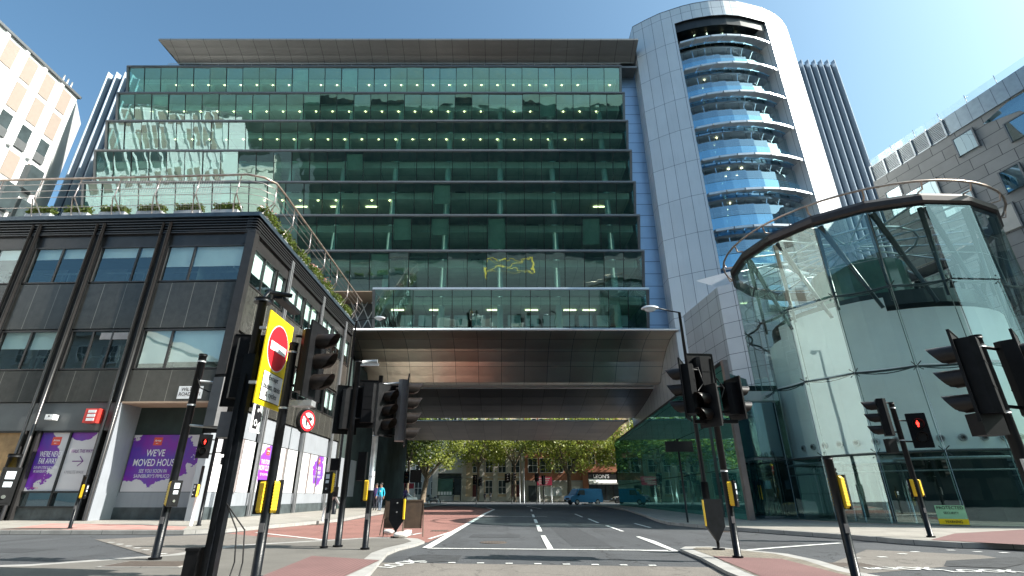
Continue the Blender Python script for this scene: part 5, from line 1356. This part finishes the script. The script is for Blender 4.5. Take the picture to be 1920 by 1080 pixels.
def person(label, x, y, z, rz, top, legs, stride=.12, hair='hair', h=1.72, arm=.12, group=None):
    t = thing('person', label, 'person', (x, y, z), rz, group)
    k = h / 1.75
    J = {'pelvis': (0, 0, .95, (.15, .11)), 'belly': (0, 0, 1.1, (.14, .105)), 'chest': (.01, 0, 1.32, (.175, .12)), 'neck': (.01, 0, 1.49, .055), 'head0': (.02, 0, 1.58, (.075, .085)), 'head1': (.025, 0, 1.68, (.078, .09)), 'head2': (.02, 0, 1.75, (.05, .055)),
         'nose': (.115, 0, 1.63, .012)}
    Bn = [('pelvis', 'belly'), ('belly', 'chest'), ('chest', 'neck'), ('neck', 'head0'), ('head0', 'head1'), ('head1', 'head2'), ('head1', 'nose')]
    for s_, n in ((1, 'l'), (-1, 'r')):
        fx = stride * s_
        J.update({n + 'hip': (0, s_ * .1, .88, .085), n + 'knee': (fx * .55 + .03, s_ * .11, .49, .058), n + 'ank': (fx - .02, s_ * .11, .09, .042), n + 'toe': (fx + .13, s_ * .13, .035, (.035, .03)),
                  n + 'sh': (0, s_ * .17, 1.41, .06), n + 'elb': (-.03 - arm * s_ * .3, s_ * .245, 1.13, .042), n + 'wr': (.10 - arm * s_ * .5, s_ * .25, .90, .028), n + 'hand': (.13 - arm * s_ * .5, s_ * .245, .83, (.02, .032)),
                  n + 'f1': (.15 - arm * s_ * .5, s_ * .24, .76, .011), n + 'f2': (.13 - arm * s_ * .5, s_ * .245, .745, .011), n + 'f3': (.11 - arm * s_ * .5, s_ * .25, .75, .011), n + 'f4': (.09 - arm * s_ * .5, s_ * .252, .765, .010), n + 'th': (.165 - arm * s_ * .5, s_ * .235, .82, .011)})
        Bn += [('pelvis', n + 'hip'), (n + 'hip', n + 'knee'), (n + 'knee', n + 'ank'), (n + 'ank', n + 'toe'), ('chest', n + 'sh'), (n + 'sh', n + 'elb'), (n + 'elb', n + 'wr'), (n + 'wr', n + 'hand')] + [(n + 'hand', n + q) for q in ('f1', 'f2', 'f3', 'f4', 'th')]
    J = {a: (b[0] * k, b[1] * k, b[2] * k, b[3]) for a, b in J.items()}
    def mf(c_):
        z_ = c_.z / k
        if z_ < .09: return 3
        if z_ > 1.47: return 0
        if abs(c_.y) / k > .19 and z_ < .95: return 0
        return 1 if z_ > .93 else 2
    skin_fig('body', J, Bn, mf, t, ['skin', top, legs, 'head_black'])
    hm = MB().at(M=Matrix.Translation((-.005 * k, 0, 1.70 * k))); hm.lathe([(.102, -.06), (.108, .0), (.095, .055), (.06, .09), (0, .105)], 12); hm.build('hair', hair, t)
    return t
pt = person('person in a turquoise shirt and jeans walking out of the underpass with a pale badge', -8.15, 36.4, .12, R(-100), 'shirt_teal', 'jeans', .14)
MB().box(.13, .15, -.03, .05, 1.18, 1.28).build('badge', 'sign_white', pt)
person('person in dark clothing partly behind the post, following the turquoise shirt', -8.75, 37.6, .12, R(-95), 'cloth_purple', 'cloth_dark', .1)
person('person in a dark purple jacket near the far mouth of the underpass', -9.0, 50.5, .12, R(-60), 'cloth_purple', 'cloth_dark', .05)
person('pedestrian in dark top, left of the pair crossing beyond the junction', wx(911), 103.2, 0, R(-80), 'cloth_dark', 'cloth_dark', .16, group='pair of pedestrians')
person('pedestrian in grey top, right of the pair crossing beyond the junction', wx(919) + .15, 103.4, 0, R(-95), 'cloth_grey', 'cloth_dark', .16, group='pair of pedestrians')
person('person standing with the bicycle beside the maroon sign', wx(1016), 104.9, .12, R(180), 'cloth_dark', 'jeans', .05)

# ================================================================== TRAFFIC LIGHTS AND POSTS
def hood(mb, M, r=.108, L=.26):
    mb.at(M=M); n = 18; m1 = []; m0 = []
    for k in range(n):
        a = 2 * math.pi * k / n; up = max(0, math.sin(a) * .5 + .5)
        m0.append((0, r * math.cos(a), r * math.sin(a))); m1.append((L * (.52 + .48 * up ** .8) * (1 if a < 4.1 or a > 5.3 else .75), r * 1.04 * math.cos(a), r * 1.04 * math.sin(a)))
    for k in range(n):
        k2 = (k + 1) % n; mb.face([m0[k], m0[k2], m1[k2], m1[k]], smooth=True)
    mb.at()
def lamp_head(t, pos, ang, n=3, board=True, lit=None, ped=False, pole=(0, 0), s_=1., bracket=True, pale=False, amber=False):
    """signal head facing ang (radians, thing space); pos = centre of its box"""
    H_ = n * .3 * s_
    M = Matrix.Translation(pos) @ Matrix.Rotation(ang, 4, 'Z')
    b = MB().at(M=M); hh = H_ / 2
    # rounded body: chamfered prism
    w2 = .155 * s_
    P = [(.04, -w2), (.04, w2), (-.10, w2), (-.17, w2 * .7), (-.17, -w2 * .7), (-.10, -w2)]
    def pz(mb, P, z0, z1):
        for i in range(len(P)):
            p, q = P[i], P[(i + 1) % len(P)]; mb.face([(*p, z0), (*q, z0), (*q, z1), (*p, z1)])
        mb.face([(*p, z1) for p in P]); mb.face([(*p, z0) for p in P[::-1]])
    pz(b, P, -hh, hh)
    for i in range(1, n): z_ = -hh + i * H_ / n; b.box(-.175, .0, -w2 * .72, w2 * .72, z_ - .008, z_ + .008)
    hd = b.build('signal_head', 'head_grey' if pale else 'head_black', t)
    if board:
        bb = MB().at(M=M); bw = .26 * s_ if not ped else .2
        bb.box(.041, .055, -bw, bw, -hh - .1, hh + .1)
        bb.box(.03, .06, -bw - .012, -bw, -hh - .1, hh + .1).box(.03, .06, bw, bw + .012, -hh - .1, hh + .1).box(.03, .06, -bw, bw, hh + .1, hh + .112)
        bb.build('backing_board', 'head_black', hd)
    for i in range(n):
        z_ = hh - (i + .5) * H_ / n
        m = MB(); hood(m, M @ Matrix.Translation((.056, 0, z_)), .108 * s_, (.30 if not ped else .15) * s_); m.build('hood', 'hood', hd)
        MB().at(M=M).tube([(.056, 0, z_), (.075, 0, z_)], .1 * s_, 16).build('lens', 'lens_amber' if amber else ('lens_red', 'lens_yellow', 'lens_green', 'lens_green')[i] if n > 2 else 'lens_dark', hd)
        if ped and lit == i:
            mm = MB().at(M=M @ Matrix.Translation((.08, 0, z_)))
            mm.face([(0, .016 * math.cos(a * .785), .066 + .018 * math.sin(a * .785)) for a in range(8)])
            mm.face([(0, -.028, .045), (0, .028, .045), (0, .034, -.01), (0, .018, -.015), (0, .016, -.075), (0, -.016, -.075), (0, -.018, -.015), (0, -.034, -.01)])
            mm.build('red_figure', 'red_man', hd)
    # brackets to the pole
    if bracket:
        pp = Vector((pole[0], pole[1], 0)); c_ = Vector(pos)
        for dz in (hh * .8, -hh * .8): MB().tube([(pp.x, pp.y, c_.z + dz), (c_.x - .1 * math.cos(ang), c_.y - .1 * math.sin(ang), c_.z + dz)], .022, 6).build('bracket', 'head_black', t)
    return hd
def pole_(t, h, r=.057, base=.08, m='black_paint'):
    b = MB().tube([(0, 0, -.02), (0, 0, .9), (0, 0, .905), (0, 0, h)], r, 12)
    b.tube([(0, 0, -.02), (0, 0, .04)], r * 1.5, 12)
    p = b.build('pole', m, t)
    if h < 3.65:
        for zz in (h - .12, h - .95):
            if h > 2: MB().tube([(0, 0, zz), (0, 0, zz + .03)], r * 1.12, 12).build('strap', 'galv', p)
        MB().box(-.03, .03, -r - .004, -r + .004, .55, .66).build('inspection_door', 'head_grey', p)
    MB().tube([(0, 0, h), (0, 0, h + .04)], r * 1.12, 12).build('cap', 'head_black', p); return p
def push_box(t, ang, z=1.05, face=None, r=.057):
    """push-button box: ribbed yellow rear shell, black front with display"""
    M = Matrix.Rotation(ang, 4, 'Z') @ Matrix.Translation((r * .6, 0, z))
    b = MB().at(M=M).box(.075, .115, -.088, .088, -.215, .215).box(.115, .12, -.07, .07, -.19, .19)
    o = b.build('push_button_box', 'head_black', t)
    y = MB().at(M=M).extr([(-.06, -.2), (-.085, -.17), (-.085, .17), (-.06, .2), (.06, .2), (.085, .17), (.085, -.17), (.06, -.2)], .0, .074)
    for k in range(9): y.box(-.004, .07, -.09, .09, -.165 + k * .04, -.147 + k * .04)
    y.build('yellow_shell', 'box_yellow', o)
    MB().at(M=M).box(.12, .124, -.045, .045, .08, .17).box(.12, .124, -.04, .04, -.01, .05).build('display', 'lcd', o)
    MB().at(M=M).cyl((.12, 0, -.12), .022, .014, 10, (1, 0, 0)).build('button', 'chrome', o)
    return o
def cable(t, pts, r=.012): return MB().tube(pts, r, 5).build('cable', 'head_black', t)
A_ = lambda d: R(d)

# 1 leftmost full-height pole with cross arms
bx, by = G(290, 1050, .06)
t = thing('traffic_light', 'leftmost tall signal pole with cross arms and a boxy head seen from behind', 'traffic light', (bx, by, .06), 0, 'traffic lights')
pole_(t, 3.5, .068)
push_box(t, A_(-32), 1.03, r=.068)
MB().tube([(0, 0, 3.02), (.45, .02, 2.98), (.95, .04, 2.94)], .025, 6).tube([(0, 0, 2.2), (.5, .02, 2.16), (.92, .04, 2.13)], .025, 6).tube([(.86, .05, 3.05), (.88, .05, 1.9)], .028, 6).build('cross_arm', 'galv', t)
lamp_head(t, (.5, .05, 2.62), A_(80), 3, True, bracket=False, pale=True)
cable(t, [(0, -.05, 3.1), (.12, -.06, 2.88), (.3, -.05, 2.8), (.5, 0, 2.82)], .012)
# 2 pedestrian signal with the red figure on the left pavement
bx, by = G(372, 986, .12)
t = thing('traffic_light', 'pedestrian signal showing a red figure before the purple shop posters', 'traffic light', (bx, by, .12), 0, 'traffic lights')
pole_(t, 4.2, .06)
lamp_head(t, (-.32, -.12, 2.55), A_(-68), 2, True, lit=0, ped=True, pole=(0, 0), amber=False)
lamp_head(t, (.42, .1, 2.6), A_(-5), 2, False, pole=(0, 0)); 
MB().box(.3, .45, 0, .2, 1.95, 2.2).build('control_box', 'head_black', t)
bx, by = G(366, 986, .12)
t = thing('marker_post', 'short white banded post with a yellow box beside the red-figure signal', 'post', (bx - .1, by - .1, .12))
MB().tube([(0, 0, 0), (0, 0, .95)], .05, 10).build('post', 'sign_white', t); MB().tube([(0, 0, .95), (0, 0, 1.9)], .05, 10).build('upper_post', 'black_paint', t)
push_box(t, A_(-120), 1.1, r=.05)

# 3 stout post with the no entry board
bx, by = -3.66, 7.1
t = thing('sign_post', 'stout black post carrying the yellow no entry board and a lantern', 'sign post', (bx, by, .06), 0)
MB().box(-.075, .085, -.06, .06, 0, 2.9).tube([(0, .02, 0), (0, .02, 3.72)], .06, 12).box(-.02, .02, -.1, -.07, 0, 2.6).build('pole', 'black_paint', t)
MB().box(-.27, -.11, -.12, .06, -.04, .36).box(-.28, -.10, -.13, .07, .36, .39).build('feeder_box', 'head_black', t)
MB().tube([(0, .02, 3.72), (0, .02, 3.78)], .13, 16).tube([(0, .02, 3.78), (.05, .06, 3.92), (.3, .3, 3.95)], .035, 8).build('lantern_arm', 'black_paint', t)
MB().box(.06, .2, .2, .95, 3.86, 3.93).build('lantern', 'head_black', t)
for k in range(2): cable(t, [(.1, -.08, .9), (.35 + .1 * k, -.2, .6), (.42 + .1 * k, -.25, .25), (.4 + .12 * k, -.3, 0)], .009)
# heads behind the board, facing away
lamp_head(t, (-.2, .3, 2.75), A_(100), 3, True, pole=(0, 0))
MB().box(-.34, -.1, .12, .3, 1.75, 2.1).build('control_box', 'head_grey', t)
# no entry board
SX = -3.47; SY0, SY1 = 6.93, 7.79
cS = Vector((SX, (SY0 + SY1) / 2, 0))
t2 = T('no_entry_sign', 'tall yellow board with red no entry disc and plate reading except buses taxis and cycles', 'sign', (SX, (SY0 + SY1) / 2, 1.8))
xy = Vector((0, 1, 0))
zt = 3.60; zb = 2.24
t2.part('board', panel(MB(), cS, xy, .86, zb, zt, .06, .02), 'sign_yellow')
ZD = 3.12
def disc(mb, c, r, z, off, n=36):
    mb.face([(c.x + off, c.y + r * math.cos(2 * math.pi * k / n), z + r * math.sin(2 * math.pi * k / n)) for k in range(n)]); return mb
dk_ = t2.part('white_ring', disc(MB(), cS, .355, ZD, .064), 'sign_white')
t2.part('red_disc', disc(MB(), cS, .34, ZD, .067), 'sign_red', dk_)
t2.part('white_bar', MB().quad((SX + .07, cS.y - .27, ZD - .065), (SX + .07, cS.y + .27, ZD - .065), (SX + .07, cS.y + .27, ZD + .065), (SX + .07, cS.y - .27, ZD + .065)), 'sign_white', dk_)
pl = t2.part('plate_border', panel(MB(), cS, xy, .66, 2.31, 2.73, .068, .003), 'ink')
t2.part('text_plate', panel(MB(), cS, xy, .64, 2.32, 2.72, .072, .003), 'sign_white', pl)
for ln, zz, hh_, ww in (('Except', 2.645, .10, .31), ('buses, taxis', 2.52, .10, .56), ('& cycles', 2.40, .10, .38)):
    text(ln, 'ink', pl, frameM((SX + .076, cS.y, zz), xy), hh_, ww, 'lettering', t2.loc, bold=.008)
for zz in (2.5, 3.3): t2.part('clamp', MB().box(SX - .06, SX + .04, SY0 - .02, SY0 + .04, zz, zz + .04), 'galv')
# camera sign
t3 = T('camera_sign', 'small white sign with a black speed camera symbol under the no entry board', 'sign', (SX, by + .12, 1.9))
cS2 = Vector((SX, 7.12, 0))
t3.part('plate', panel(MB(), cS2, xy, .30, 1.86, 2.28, .05, .012), 'sign_white')
cb = MB(); yy = cS2.y
cb.quad((SX + .056, yy - .10, 1.91), (SX + .056, yy + .03, 1.91), (SX + .056, yy + .03, 2.23), (SX + .056, yy - .10, 2.23))
cb.quad((SX + .056, yy + .04, 1.98), (SX + .056, yy + .12, 2.03), (SX + .056, yy + .12, 2.12), (SX + .056, yy + .04, 2.17))
sy = t3.part('camera_symbol', cb, 'ink')
t3.part('lens_symbol', disc(MB(), cS2 + Vector((0, -.035, 0)), .045, 1.99, .058), 'sign_white', sy); t3.part('lens_symbol', disc(MB(), cS2 + Vector((0, -.035, 0)), .025, 1.99, .060), 'ink', sy); t3.part('lens_symbol', disc(MB(), cS2 + Vector((0, -.01, 0)), .025, 2.16, .058), 'sign_white', sy)

# 4 signal with long hoods and the no right turn roundel
bx, by = G(478, 1087, .06)
t = thing('traffic_light', 'signal with three long brown hoods above a no right turn roundel', 'traffic light', (bx, by, .06), 0, 'traffic lights')
pole_(t, 3.1, .062)
lamp_head(t, (.28, .1, 2.88), A_(-6), 3, True, pole=(0, 0), s_=1.05)
rd = MB().tube([(.30, .05, 1.99), (.36, .03, 1.99)], .165, 24).build('roundel_housing', 'head_black', t)
def rdisc(name, r, off, m, par, zc=1.99):
    M = Matrix.Translation((.36, .03, zc)) @ Matrix.Rotation(A_(-22), 4, 'Z')
    return MB().at(M=M).face([(off, r * math.cos(2 * math.pi * k / 28), r * math.sin(2 * math.pi * k / 28)) for k in range(28)]).build(name, m, par)
q = rdisc('red_ring', .145, .012, 'sign_red', rd); rdisc('white_face', .112, .016, 'sign_white', q)
M = Matrix.Translation((.36, .03, 1.99)) @ Matrix.Rotation(A_(-22), 4, 'Z')
ar = MB().at(M=M)
ar.quad((.02, -.045, -.075), (.02, -.015, -.075), (.02, -.015, .035), (.02, -.045, .035)).quad((.02, -.045, .015), (.02, .035, .015), (.02, .035, .045), (.02, -.045, .045)).face([(.02, .03, -.01), (.02, .085, .03), (.02, .03, .07)])
ar.build('arrow', 'ink', q)
MB().at(M=M).quad((.022, -.095, .065), (.022, -.075, .09), (.022, .095, -.065), (.022, .075, -.09)).build('red_bar', 'sign_red', q)
push_box(t, A_(35), .98); push_box(t, A_(165), .98)
MB().box(.1, .4, -.02, .16, 2.2, 2.28).build('bracket_plate', 'galv', t)
# 5 push button post with screen
bx, by = G(607, 1028, .06)
t = thing('push_button_post', 'short black post topped by a push button box with a lit screen', 'post', (bx, by, .06), 0, 'push button posts')
pole_(t, 1.25, .055); push_box(t, A_(-110), 1.25)
MB().box(-.06, .1, -.05, .07, 1.5, 1.75).build('detector_box', 'head_black', t)
# 6 dark pole with boards seen from behind
bx, by = G(633, 1026, .06)
t = thing('traffic_light', 'black signal pole carrying dark backing boards seen from behind', 'traffic light', (bx, by, .06), 0, 'traffic lights')
pole_(t, 3.95, .07)
lamp_head(t, (-.17, .1, 2.85), A_(120), 3, True, pole=(0, 0), s_=1.0); lamp_head(t, (.30, .15, 3.0), A_(95), 3, True, pole=(0, 0), s_=1.0)
MB().box(.24, .42, -.04, .1, 1.3, 1.9).build('control_box', 'head_black', t)
MB().box(-.02, .5, -.03, .0, 3.86, 3.92).tube([(.1, 0, 3.95), (.45, .02, 3.98)], .05, 8).build('detector', 'galv', t)
# 7 pole with pale shaft and two amber lenses
bx, by = G(684, 1031, .06)
t = thing('traffic_light', 'grey signal pole with two pale open hoods facing the carriageway', 'traffic light', (bx, by, .06), 0, 'traffic lights')
pole_(t, 2.3, .062, m='black_paint')
MB().tube([(0, 0, 1.1), (0, 0, 2.28)], .066, 12).build('sleeve', 'galv', t)
lamp_head(t, (.14, -.06, 2.72), A_(-30), 3, True, pole=(0, 0), amber=True)
lamp_head(t, (.56, .12, 2.75), A_(12), 4, True, pole=(0, 0), pale=True, s_=1.1)
MB().tube([(0, 0, 2.2), (.0, .0, 3.5)], .05, 8).build('upper_pole', 'head_black', t)
push_box(t, A_(170), 1.1); MB().tube([(0, 0, 3.3), (.5, .05, 3.35)], .03, 6).build('cross_arm', 'galv', t)
# 8 cluster on the right island
bx, by = G(1384, 1047, .06)
t = thing('traffic_light', 'cluster of four black signal heads on a pole on the right-hand island', 'traffic light', (bx, by, .06), 0, 'traffic lights')
pole_(t, 2.35, .06)
MB().tube([(.0, 0, 2.2), (.06, 0, 3.5)], .05, 8).box(-.42, .4, -.04, .04, 2.26, 2.32).build('upper_pole', 'head_black', t)
lamp_head(t, (-.46, .0, 2.9), A_(152), 3, True, pole=(0, 0), s_=1.05)
lamp_head(t, (-.10, -.1, 2.56), A_(205), 2, True, pole=(0, 0), s_=.95)
lamp_head(t, (-.05, .12, 3.1), A_(95), 3, True, pole=(0, 0))
lamp_head(t, (.42, .05, 2.72), A_(8), 2, True, pole=(0, 0), pale=False)
cable(t, [(-.4, -.12, 3.25), (-.25, -.16, 3.3), (-.18, -.14, 3.0), (-.3, -.12, 2.85)], .012); cable(t, [(.1, -.1, 3.1), (.2, -.14, 2.9), (.12, -.12, 2.7)], .012)
push_box(t, A_(-35), 1.03)
# 9 signal on the right pavement with red figure
bx, by = G(1746, 1008, .12)
t = thing('traffic_light', 'signal before the glass drum with side hoods and a red figure panel', 'traffic light', (bx, by, .12), 0, 'traffic lights')
pole_(t, 3.2, .062)
lamp_head(t, (-.34, .02, 2.85), A_(150), 3, False, pole=(0, 0), s_=1.05)
MB().box(-.42, -.2, -.06, .1, 1.95, 2.3).build('control_box', 'head_black', t)
lamp_head(t, (.48, -.05, 2.5), A_(-118), 2, True, lit=0, ped=True, pole=(0, 0), s_=1.1)
push_box(t, A_(30), 1.12); push_box(t, A_(150), 1.12)
# 10 near signal at far right
x1, y1 = 6.12, 6.2
t = thing('traffic_light', 'large near signal at the right edge with hoods pointing left', 'traffic light', (x1 + .03, y1, 0), 0, 'traffic lights')
pole_(t, 2.93, .066)
lamp_head(t, (-.24, -.02, 2.43), A_(130), 3, True, pole=(0, 0), s_=1.04)
MB().box(-.40, -.12, -.1, .1, 1.72, 1.98).build('lower_box', 'head_black', t)
lamp_head(t, (.56, .1, 2.45), A_(-50), 3, True, pole=(0, 0), s_=1.05)
MB().box(-.09, .09, -.1, -.066, 1.05, 1.45).build('notice_plate', 'galv', t)
# short posts
bx, by = 4.45, 7.15
t = thing('push_button_post', 'black post at right foreground with a ribbed yellow box on its right side', 'post', (bx, by, .06), 0, 'push button posts')
pole_(t, 1.45, .055); push_box(t, A_(25), 1.04)
bx, by = G(130, 992, .12)
t = thing('push_button_post', 'thin black post with a yellow box before the walk this way poster', 'post', (bx, by, .12), 0, 'push button posts')
pole_(t, 1.5, .05); push_box(t, A_(15), 1.06)
p = PY(20, 905, 6.6)
t = thing('push_button_post', 'thick black post cut by the left edge with a large yellow box and display', 'post', (p.x - .06, 6.6, 0), 0, 'push button posts')
pole_(t, 1.5, .065); push_box(t, A_(-40), 1.16, r=.065)
# far signals
def far_signal(label, px, Y, heads, h=4.0):
    x = (px - 940) / 932 * (Y * _c - 1.05 * _s)
    t = thing('traffic_light', label, 'traffic light', (x, Y, 0), 0, 'traffic lights')
    pole_(t, h - .3, .07)
    for dx, a, z in heads: lamp_head(t, (dx, -.05 if a < 0 else .05, z), A_(a), 3, True, pole=(0, 0), s_=1.15)
far_signal('far signal pair on the left, in front of the dark red door', 893, 78, ((-.25, -100, 3.3), (.5, -70, 3.0)))
far_signal('far signal cluster in the middle of the junction, left pole', 960, 80, ((-.4, -150, 3.6), (.3, -20, 3.7), (-.75, -110, 3.5)), 4.3)
far_signal('far signal in the middle of the junction beside two bare poles', 1007, 82, ((.05, -90, 3.7),), 4.3)
far_signal('far signal before the shop with the awning', 1166, 62, ((-.05, -95, 3.1),), 3.7)
far_signal('far signal in shade at the left mouth of the underpass', 757, 60, ((.1, -80, 3.0),), 3.6)
far_signal('slim far signal left of the maroon sign', 1010 + 10, 78, ((.0, 60, 3.2),), 3.7)
for i, px in enumerate((975, 983)):
    x = (px - 940) / 932 * (84 * _c); tt = thing('pole', ['bare pole left of the pair by the far signal', 'bare pole right of the pair by the far signal'][i], 'pole', (x, 84, 0), 0, 'bare poles in the junction'); MB().tube([(0, 0, 0), (0, 0, 5.2)], .06, 8).build('shaft', 'galv', tt)

# ------------------------------------------------------------------ street lamps
def street_lamp(label, base, top, head_dir, z0, arm=2.4, cat='street lamp'):
    t = thing('street_lamp', label, cat, (base[0], base[1], z0), 0, 'street lamps')
    h = top - z0
    MB().tube([(0, 0, 0), (0, 0, 1.6), (0, 0, h)], .105, 12, True, .055).tube([(0, 0, 0), (0, 0, 1.4)], .13, 12).build('column', 'black_paint', t)
    d = Vector(head_dir).normalized()
    MB().tube([(0, 0, h), Vector((0, 0, h + .08)) + d * .35, Vector((0, 0, h + .22)) + d * arm], .03, 8).build('arm', 'black_paint', t)
    M = Matrix.Translation(Vector((0, 0, h + .22)) + d * (arm + .3)) @ Matrix.Rotation(math.atan2(d.y, d.x), 4, 'Z')
    hd = MB().at(M=M); hd.lathe([(0, .12), (.1, .11), (.16, .04), (.17, -.02), (.1, -.04)], 14); 
    s_ = Matrix.Scale(2.2, 4, (1, 0, 0)); hd.v = [M @ (s_ @ (M.inverted() @ v)) for v in hd.v]
    lh = hd.build('lamp_head', 'pale_metal', t)
    gb = MB().at(M=M); gb.lathe([(.14, -.02), (.12, -.1), (.06, -.14), (0, -.15)], 12); gb.v = [M @ (Matrix.Scale(1.7, 4, (1, 0, 0)) @ (M.inverted() @ v)) for v in gb.v]
    gb.build('lamp_bowl', 'lcd', lh)
    return t
lampx = PY(668, 602, 30)
street_lamp('tall black street lamp at the left kerb before the steel belly', (lampx.x, 30), lampx.z, (1, .05, 0), .12, 1.15)
bx, by = G(1332, 984, .12)
lz = PY(1268, 586, by)
street_lamp('tall black street lamp before the teal glass wall on the right', (bx, by), lz.z, (-1, .1, 0), .12, .85)

# ------------------------------------------------------------------ other signs and boards
def shield(name_label, bx, by, rz, z0):
    t = thing('keep_left_bollard', name_label, 'traffic sign', (bx, by, z0), rz, 'keep left shields')
    w2 = .2
    P = [(-w2, .42), (-w2, .93), (w2, .93), (w2, .42), (0, .13)]
    b = MB()
    b.face([(x, -.03, z) for x, z in P]); b.face([(x, .03, z) for x, z in P[::-1]])
    for i in range(5): p, q = P[i], P[(i + 1) % 5]; b.face([(p[0], -.03, p[1]), (q[0], -.03, q[1]), (q[0], .03, q[1]), (p[0], .03, p[1])])
    b.build('shield', 'black_paint', t)
    MB().box(w2 - .035, w2 + .004, -.036, -.031, .43, .92).box(w2 + .0005, w2 + .005, -.03, .03, .43, .92).build('yellow_edge', 'box_yellow', t)
    for z in (.82, .6): MB().cyl((.0, -.05, z), .018, .02, 8, (0, 1, 0)).build('bolt', 'galv', t)
    MB().tube([(0, 0, 0), (0, 0, .16)], .03, 8).tube([(0, 0, 0), (0, 0, .03)], .12, 14).build('foot', 'head_black', t)
    return t
bx, by = G(741, 1008, .06); shield('pointed black shield with yellow edge beside the open board on the left island', bx, by, R(-4), .06)
bx, by = G(1348, 1031, .06); shield('pointed black shield with yellow edge on the right island', bx, by, R(190), .06)
bx, by = G(771, 1007, .06)
t = thing('a_board', 'dark folding board on splayed timber legs behind the left island shield', 'board', (bx, by + .1, .06), R(3))
MB().box(-.22, .24, -.02, .0, .2, .86).box(-.24, .26, -.03, .01, .86, .9).build('panel', 'timber', t)
MB().tube([(-.26, -.03, 0), (-.23, -.01, .9)], .016, 5).tube([(.29, -.03, 0), (.25, -.01, .9)], .016, 5).build('front_leg', 'timber', t)
MB().tube([(-.30, .45, 0), (-.22, .02, .88)], .016, 5).tube([(.25, .45, 0), (.24, .02, .88)], .016, 5).build('rear_leg', 'timber', t)
bx, by = G(727, 1006, .06)
t = thing('a_board', 'narrow timber folding board left of the shield with its legs splayed', 'board', (bx, by + .05, .06), R(-2))
MB().box(-.12, .16, -.02, .0, .2, .86).build('panel', 'timber', t)
MB().tube([(-.13, -.03, 0), (-.13, -.01, .88)], .016, 5).tube([(-.32, .35, 0), (-.12, .02, .84)], .016, 5).build('leg', 'timber', t)
def bag(label, px, py, rz, s_, group='sandbags at the foot of the boards'):
    bx, by = G(px, py, .06); t = thing('sandbag', label, 'sandbag', (bx, by, .06), rz, group)
    m = MB(); n = 10
    for i in range(n):
        for j in range(14):
            def P(i_, j_):
                u = -1 + 2 * i_ / n; a = 2 * math.pi * j_ / 14; r_ = (max(0, 1 - u * u)) ** .45
                wob = 1 + .1 * math.sin(3 * a + 5 * u) + .06 * math.sin(7 * u + a)
                return (u * .2 * s_, math.cos(a) * .11 * s_ * r_ * wob, max(0, .07 * s_ + math.sin(a) * .075 * s_ * r_ * wob))
            m.face([P(i, j), P(i + 1, j), P(i + 1, j + 1), P(i, j + 1)], smooth=True)
    m.build('sack', 'plastic_bag', t)
    b = MB(); b.tube([(.19 * s_, 0, .07 * s_), (.26 * s_, .02, .1 * s_)], .02, 6, True, .035); b.build('tied_neck', 'plastic_bag', t)
bag('crumpled pale sandbag left of the shield foot', 728, 1003, R(-30), 1.0)
bag('flat white sandbag lying in front of the dark folding board', 752, 1009, R(8), 1.05)
bag('white sandbag stacked upright against the dark folding board', 763, 1003, R(70), .9)
# dark sign on two posts by the glass wall
bx, by = G(1290, 980, .12)
t = thing('direction_sign', 'dark rectangular sign seen from behind on a slim post by the glass wall', 'sign', (bx, by, .12), R(0))
MB().tube([(0, 0, 0), (0, 0, 3.05)], .04, 8).build('post', 'black_paint', t); MB().box(-.52, .58, -.05, -.02, 2.55, 2.95).build('board', 'head_black', t)
# maroon signs
t = thing('road_sign', 'maroon board on a post before the red brick building', 'sign', (wx(1019) * .8, 84, 0))
MB().tube([(-.9, 0, 0), (-.9, 0, 3.9)], .05, 6).build('post', 'galv', t); MB().tube([(1.0, 0, 0), (1.0, 0, 3.9)], .05, 6).build('post', 'galv', t)
bd = MB().box(-1.3, 1.1, -.06, -.02, 2.6, 3.85).build('board', 'maroon', t)
for k in range(4): MB().box(-1.1 + .1 * (k % 2), .8 - .15 * k, -.07, -.061, 3.58 - k * .27, 3.66 - k * .27).build('text_line', 'stone_pale', bd)
t = thing('hoarding_sign', 'long low maroon banner on the far left pavement behind the trees', 'sign', (-18.3, 98, 0))
MB().box(-2.2, 2.3, -.05, 0, 2.3, 3.2).build('banner', 'maroon', t)
for x in (-2.1, 0, 2.2): MB().tube([(x, .05, 0), (x, .05, 3.2)], .05, 6).build('post', 'stone_pale', t)
t = thing('signal_cabinet', 'dark square sign seen from behind beneath the left trees', 'sign', (-12.9, 80, 0))
MB().tube([(0, .05, 0), (0, .05, 4.6)], .06, 6).build('post', 'black_paint', t); MB().box(-.85, .85, -.04, 0, 2.9, 4.7).build('board', 'head_black', t)
# cycle stand with angled silver legs by the left kerb
bx, by = G(622, 977, .12)
t = thing('barrier_stand', 'silver splayed barrier leg behind the short push button post', 'barrier', (bx, by, .12))
MB().tube([(-.38, 0, 0), (-.36, 0, .42), (0, 0, .95)], .05, 6).tube([(.38, 0, 0), (.36, 0, .42), (0, 0, .95)], .05, 6).build('leg', 'galv', t)
MB().box(-.1, .1, -.05, .05, .9, 1.1).build('hinge', 'head_black', t)
# low railings in front of the far pavement
for i, px in enumerate((846, 1075, 1100)):
    t = thing('guard_rail', ['low guard rail before the white shopfront', 'low guard rail beside the plane tree', 'low guard rail left of the awning shop'][i], 'railing', (wx(px) * .97, 104.2, 0), 0, 'guard rails on the far kerb')
    f = MB().tube([(-1.8, 0, 1.05), (1.8, 0, 1.05)], .035, 5).tube([(-1.8, 0, .2), (1.8, 0, .2)], .03, 5)
    for k in range(7): f.tube([(-1.8 + k * .6, 0, 0), (-1.8 + k * .6, 0, 1.05)], .022, 4)
    f.build('frame', 'galv', t)
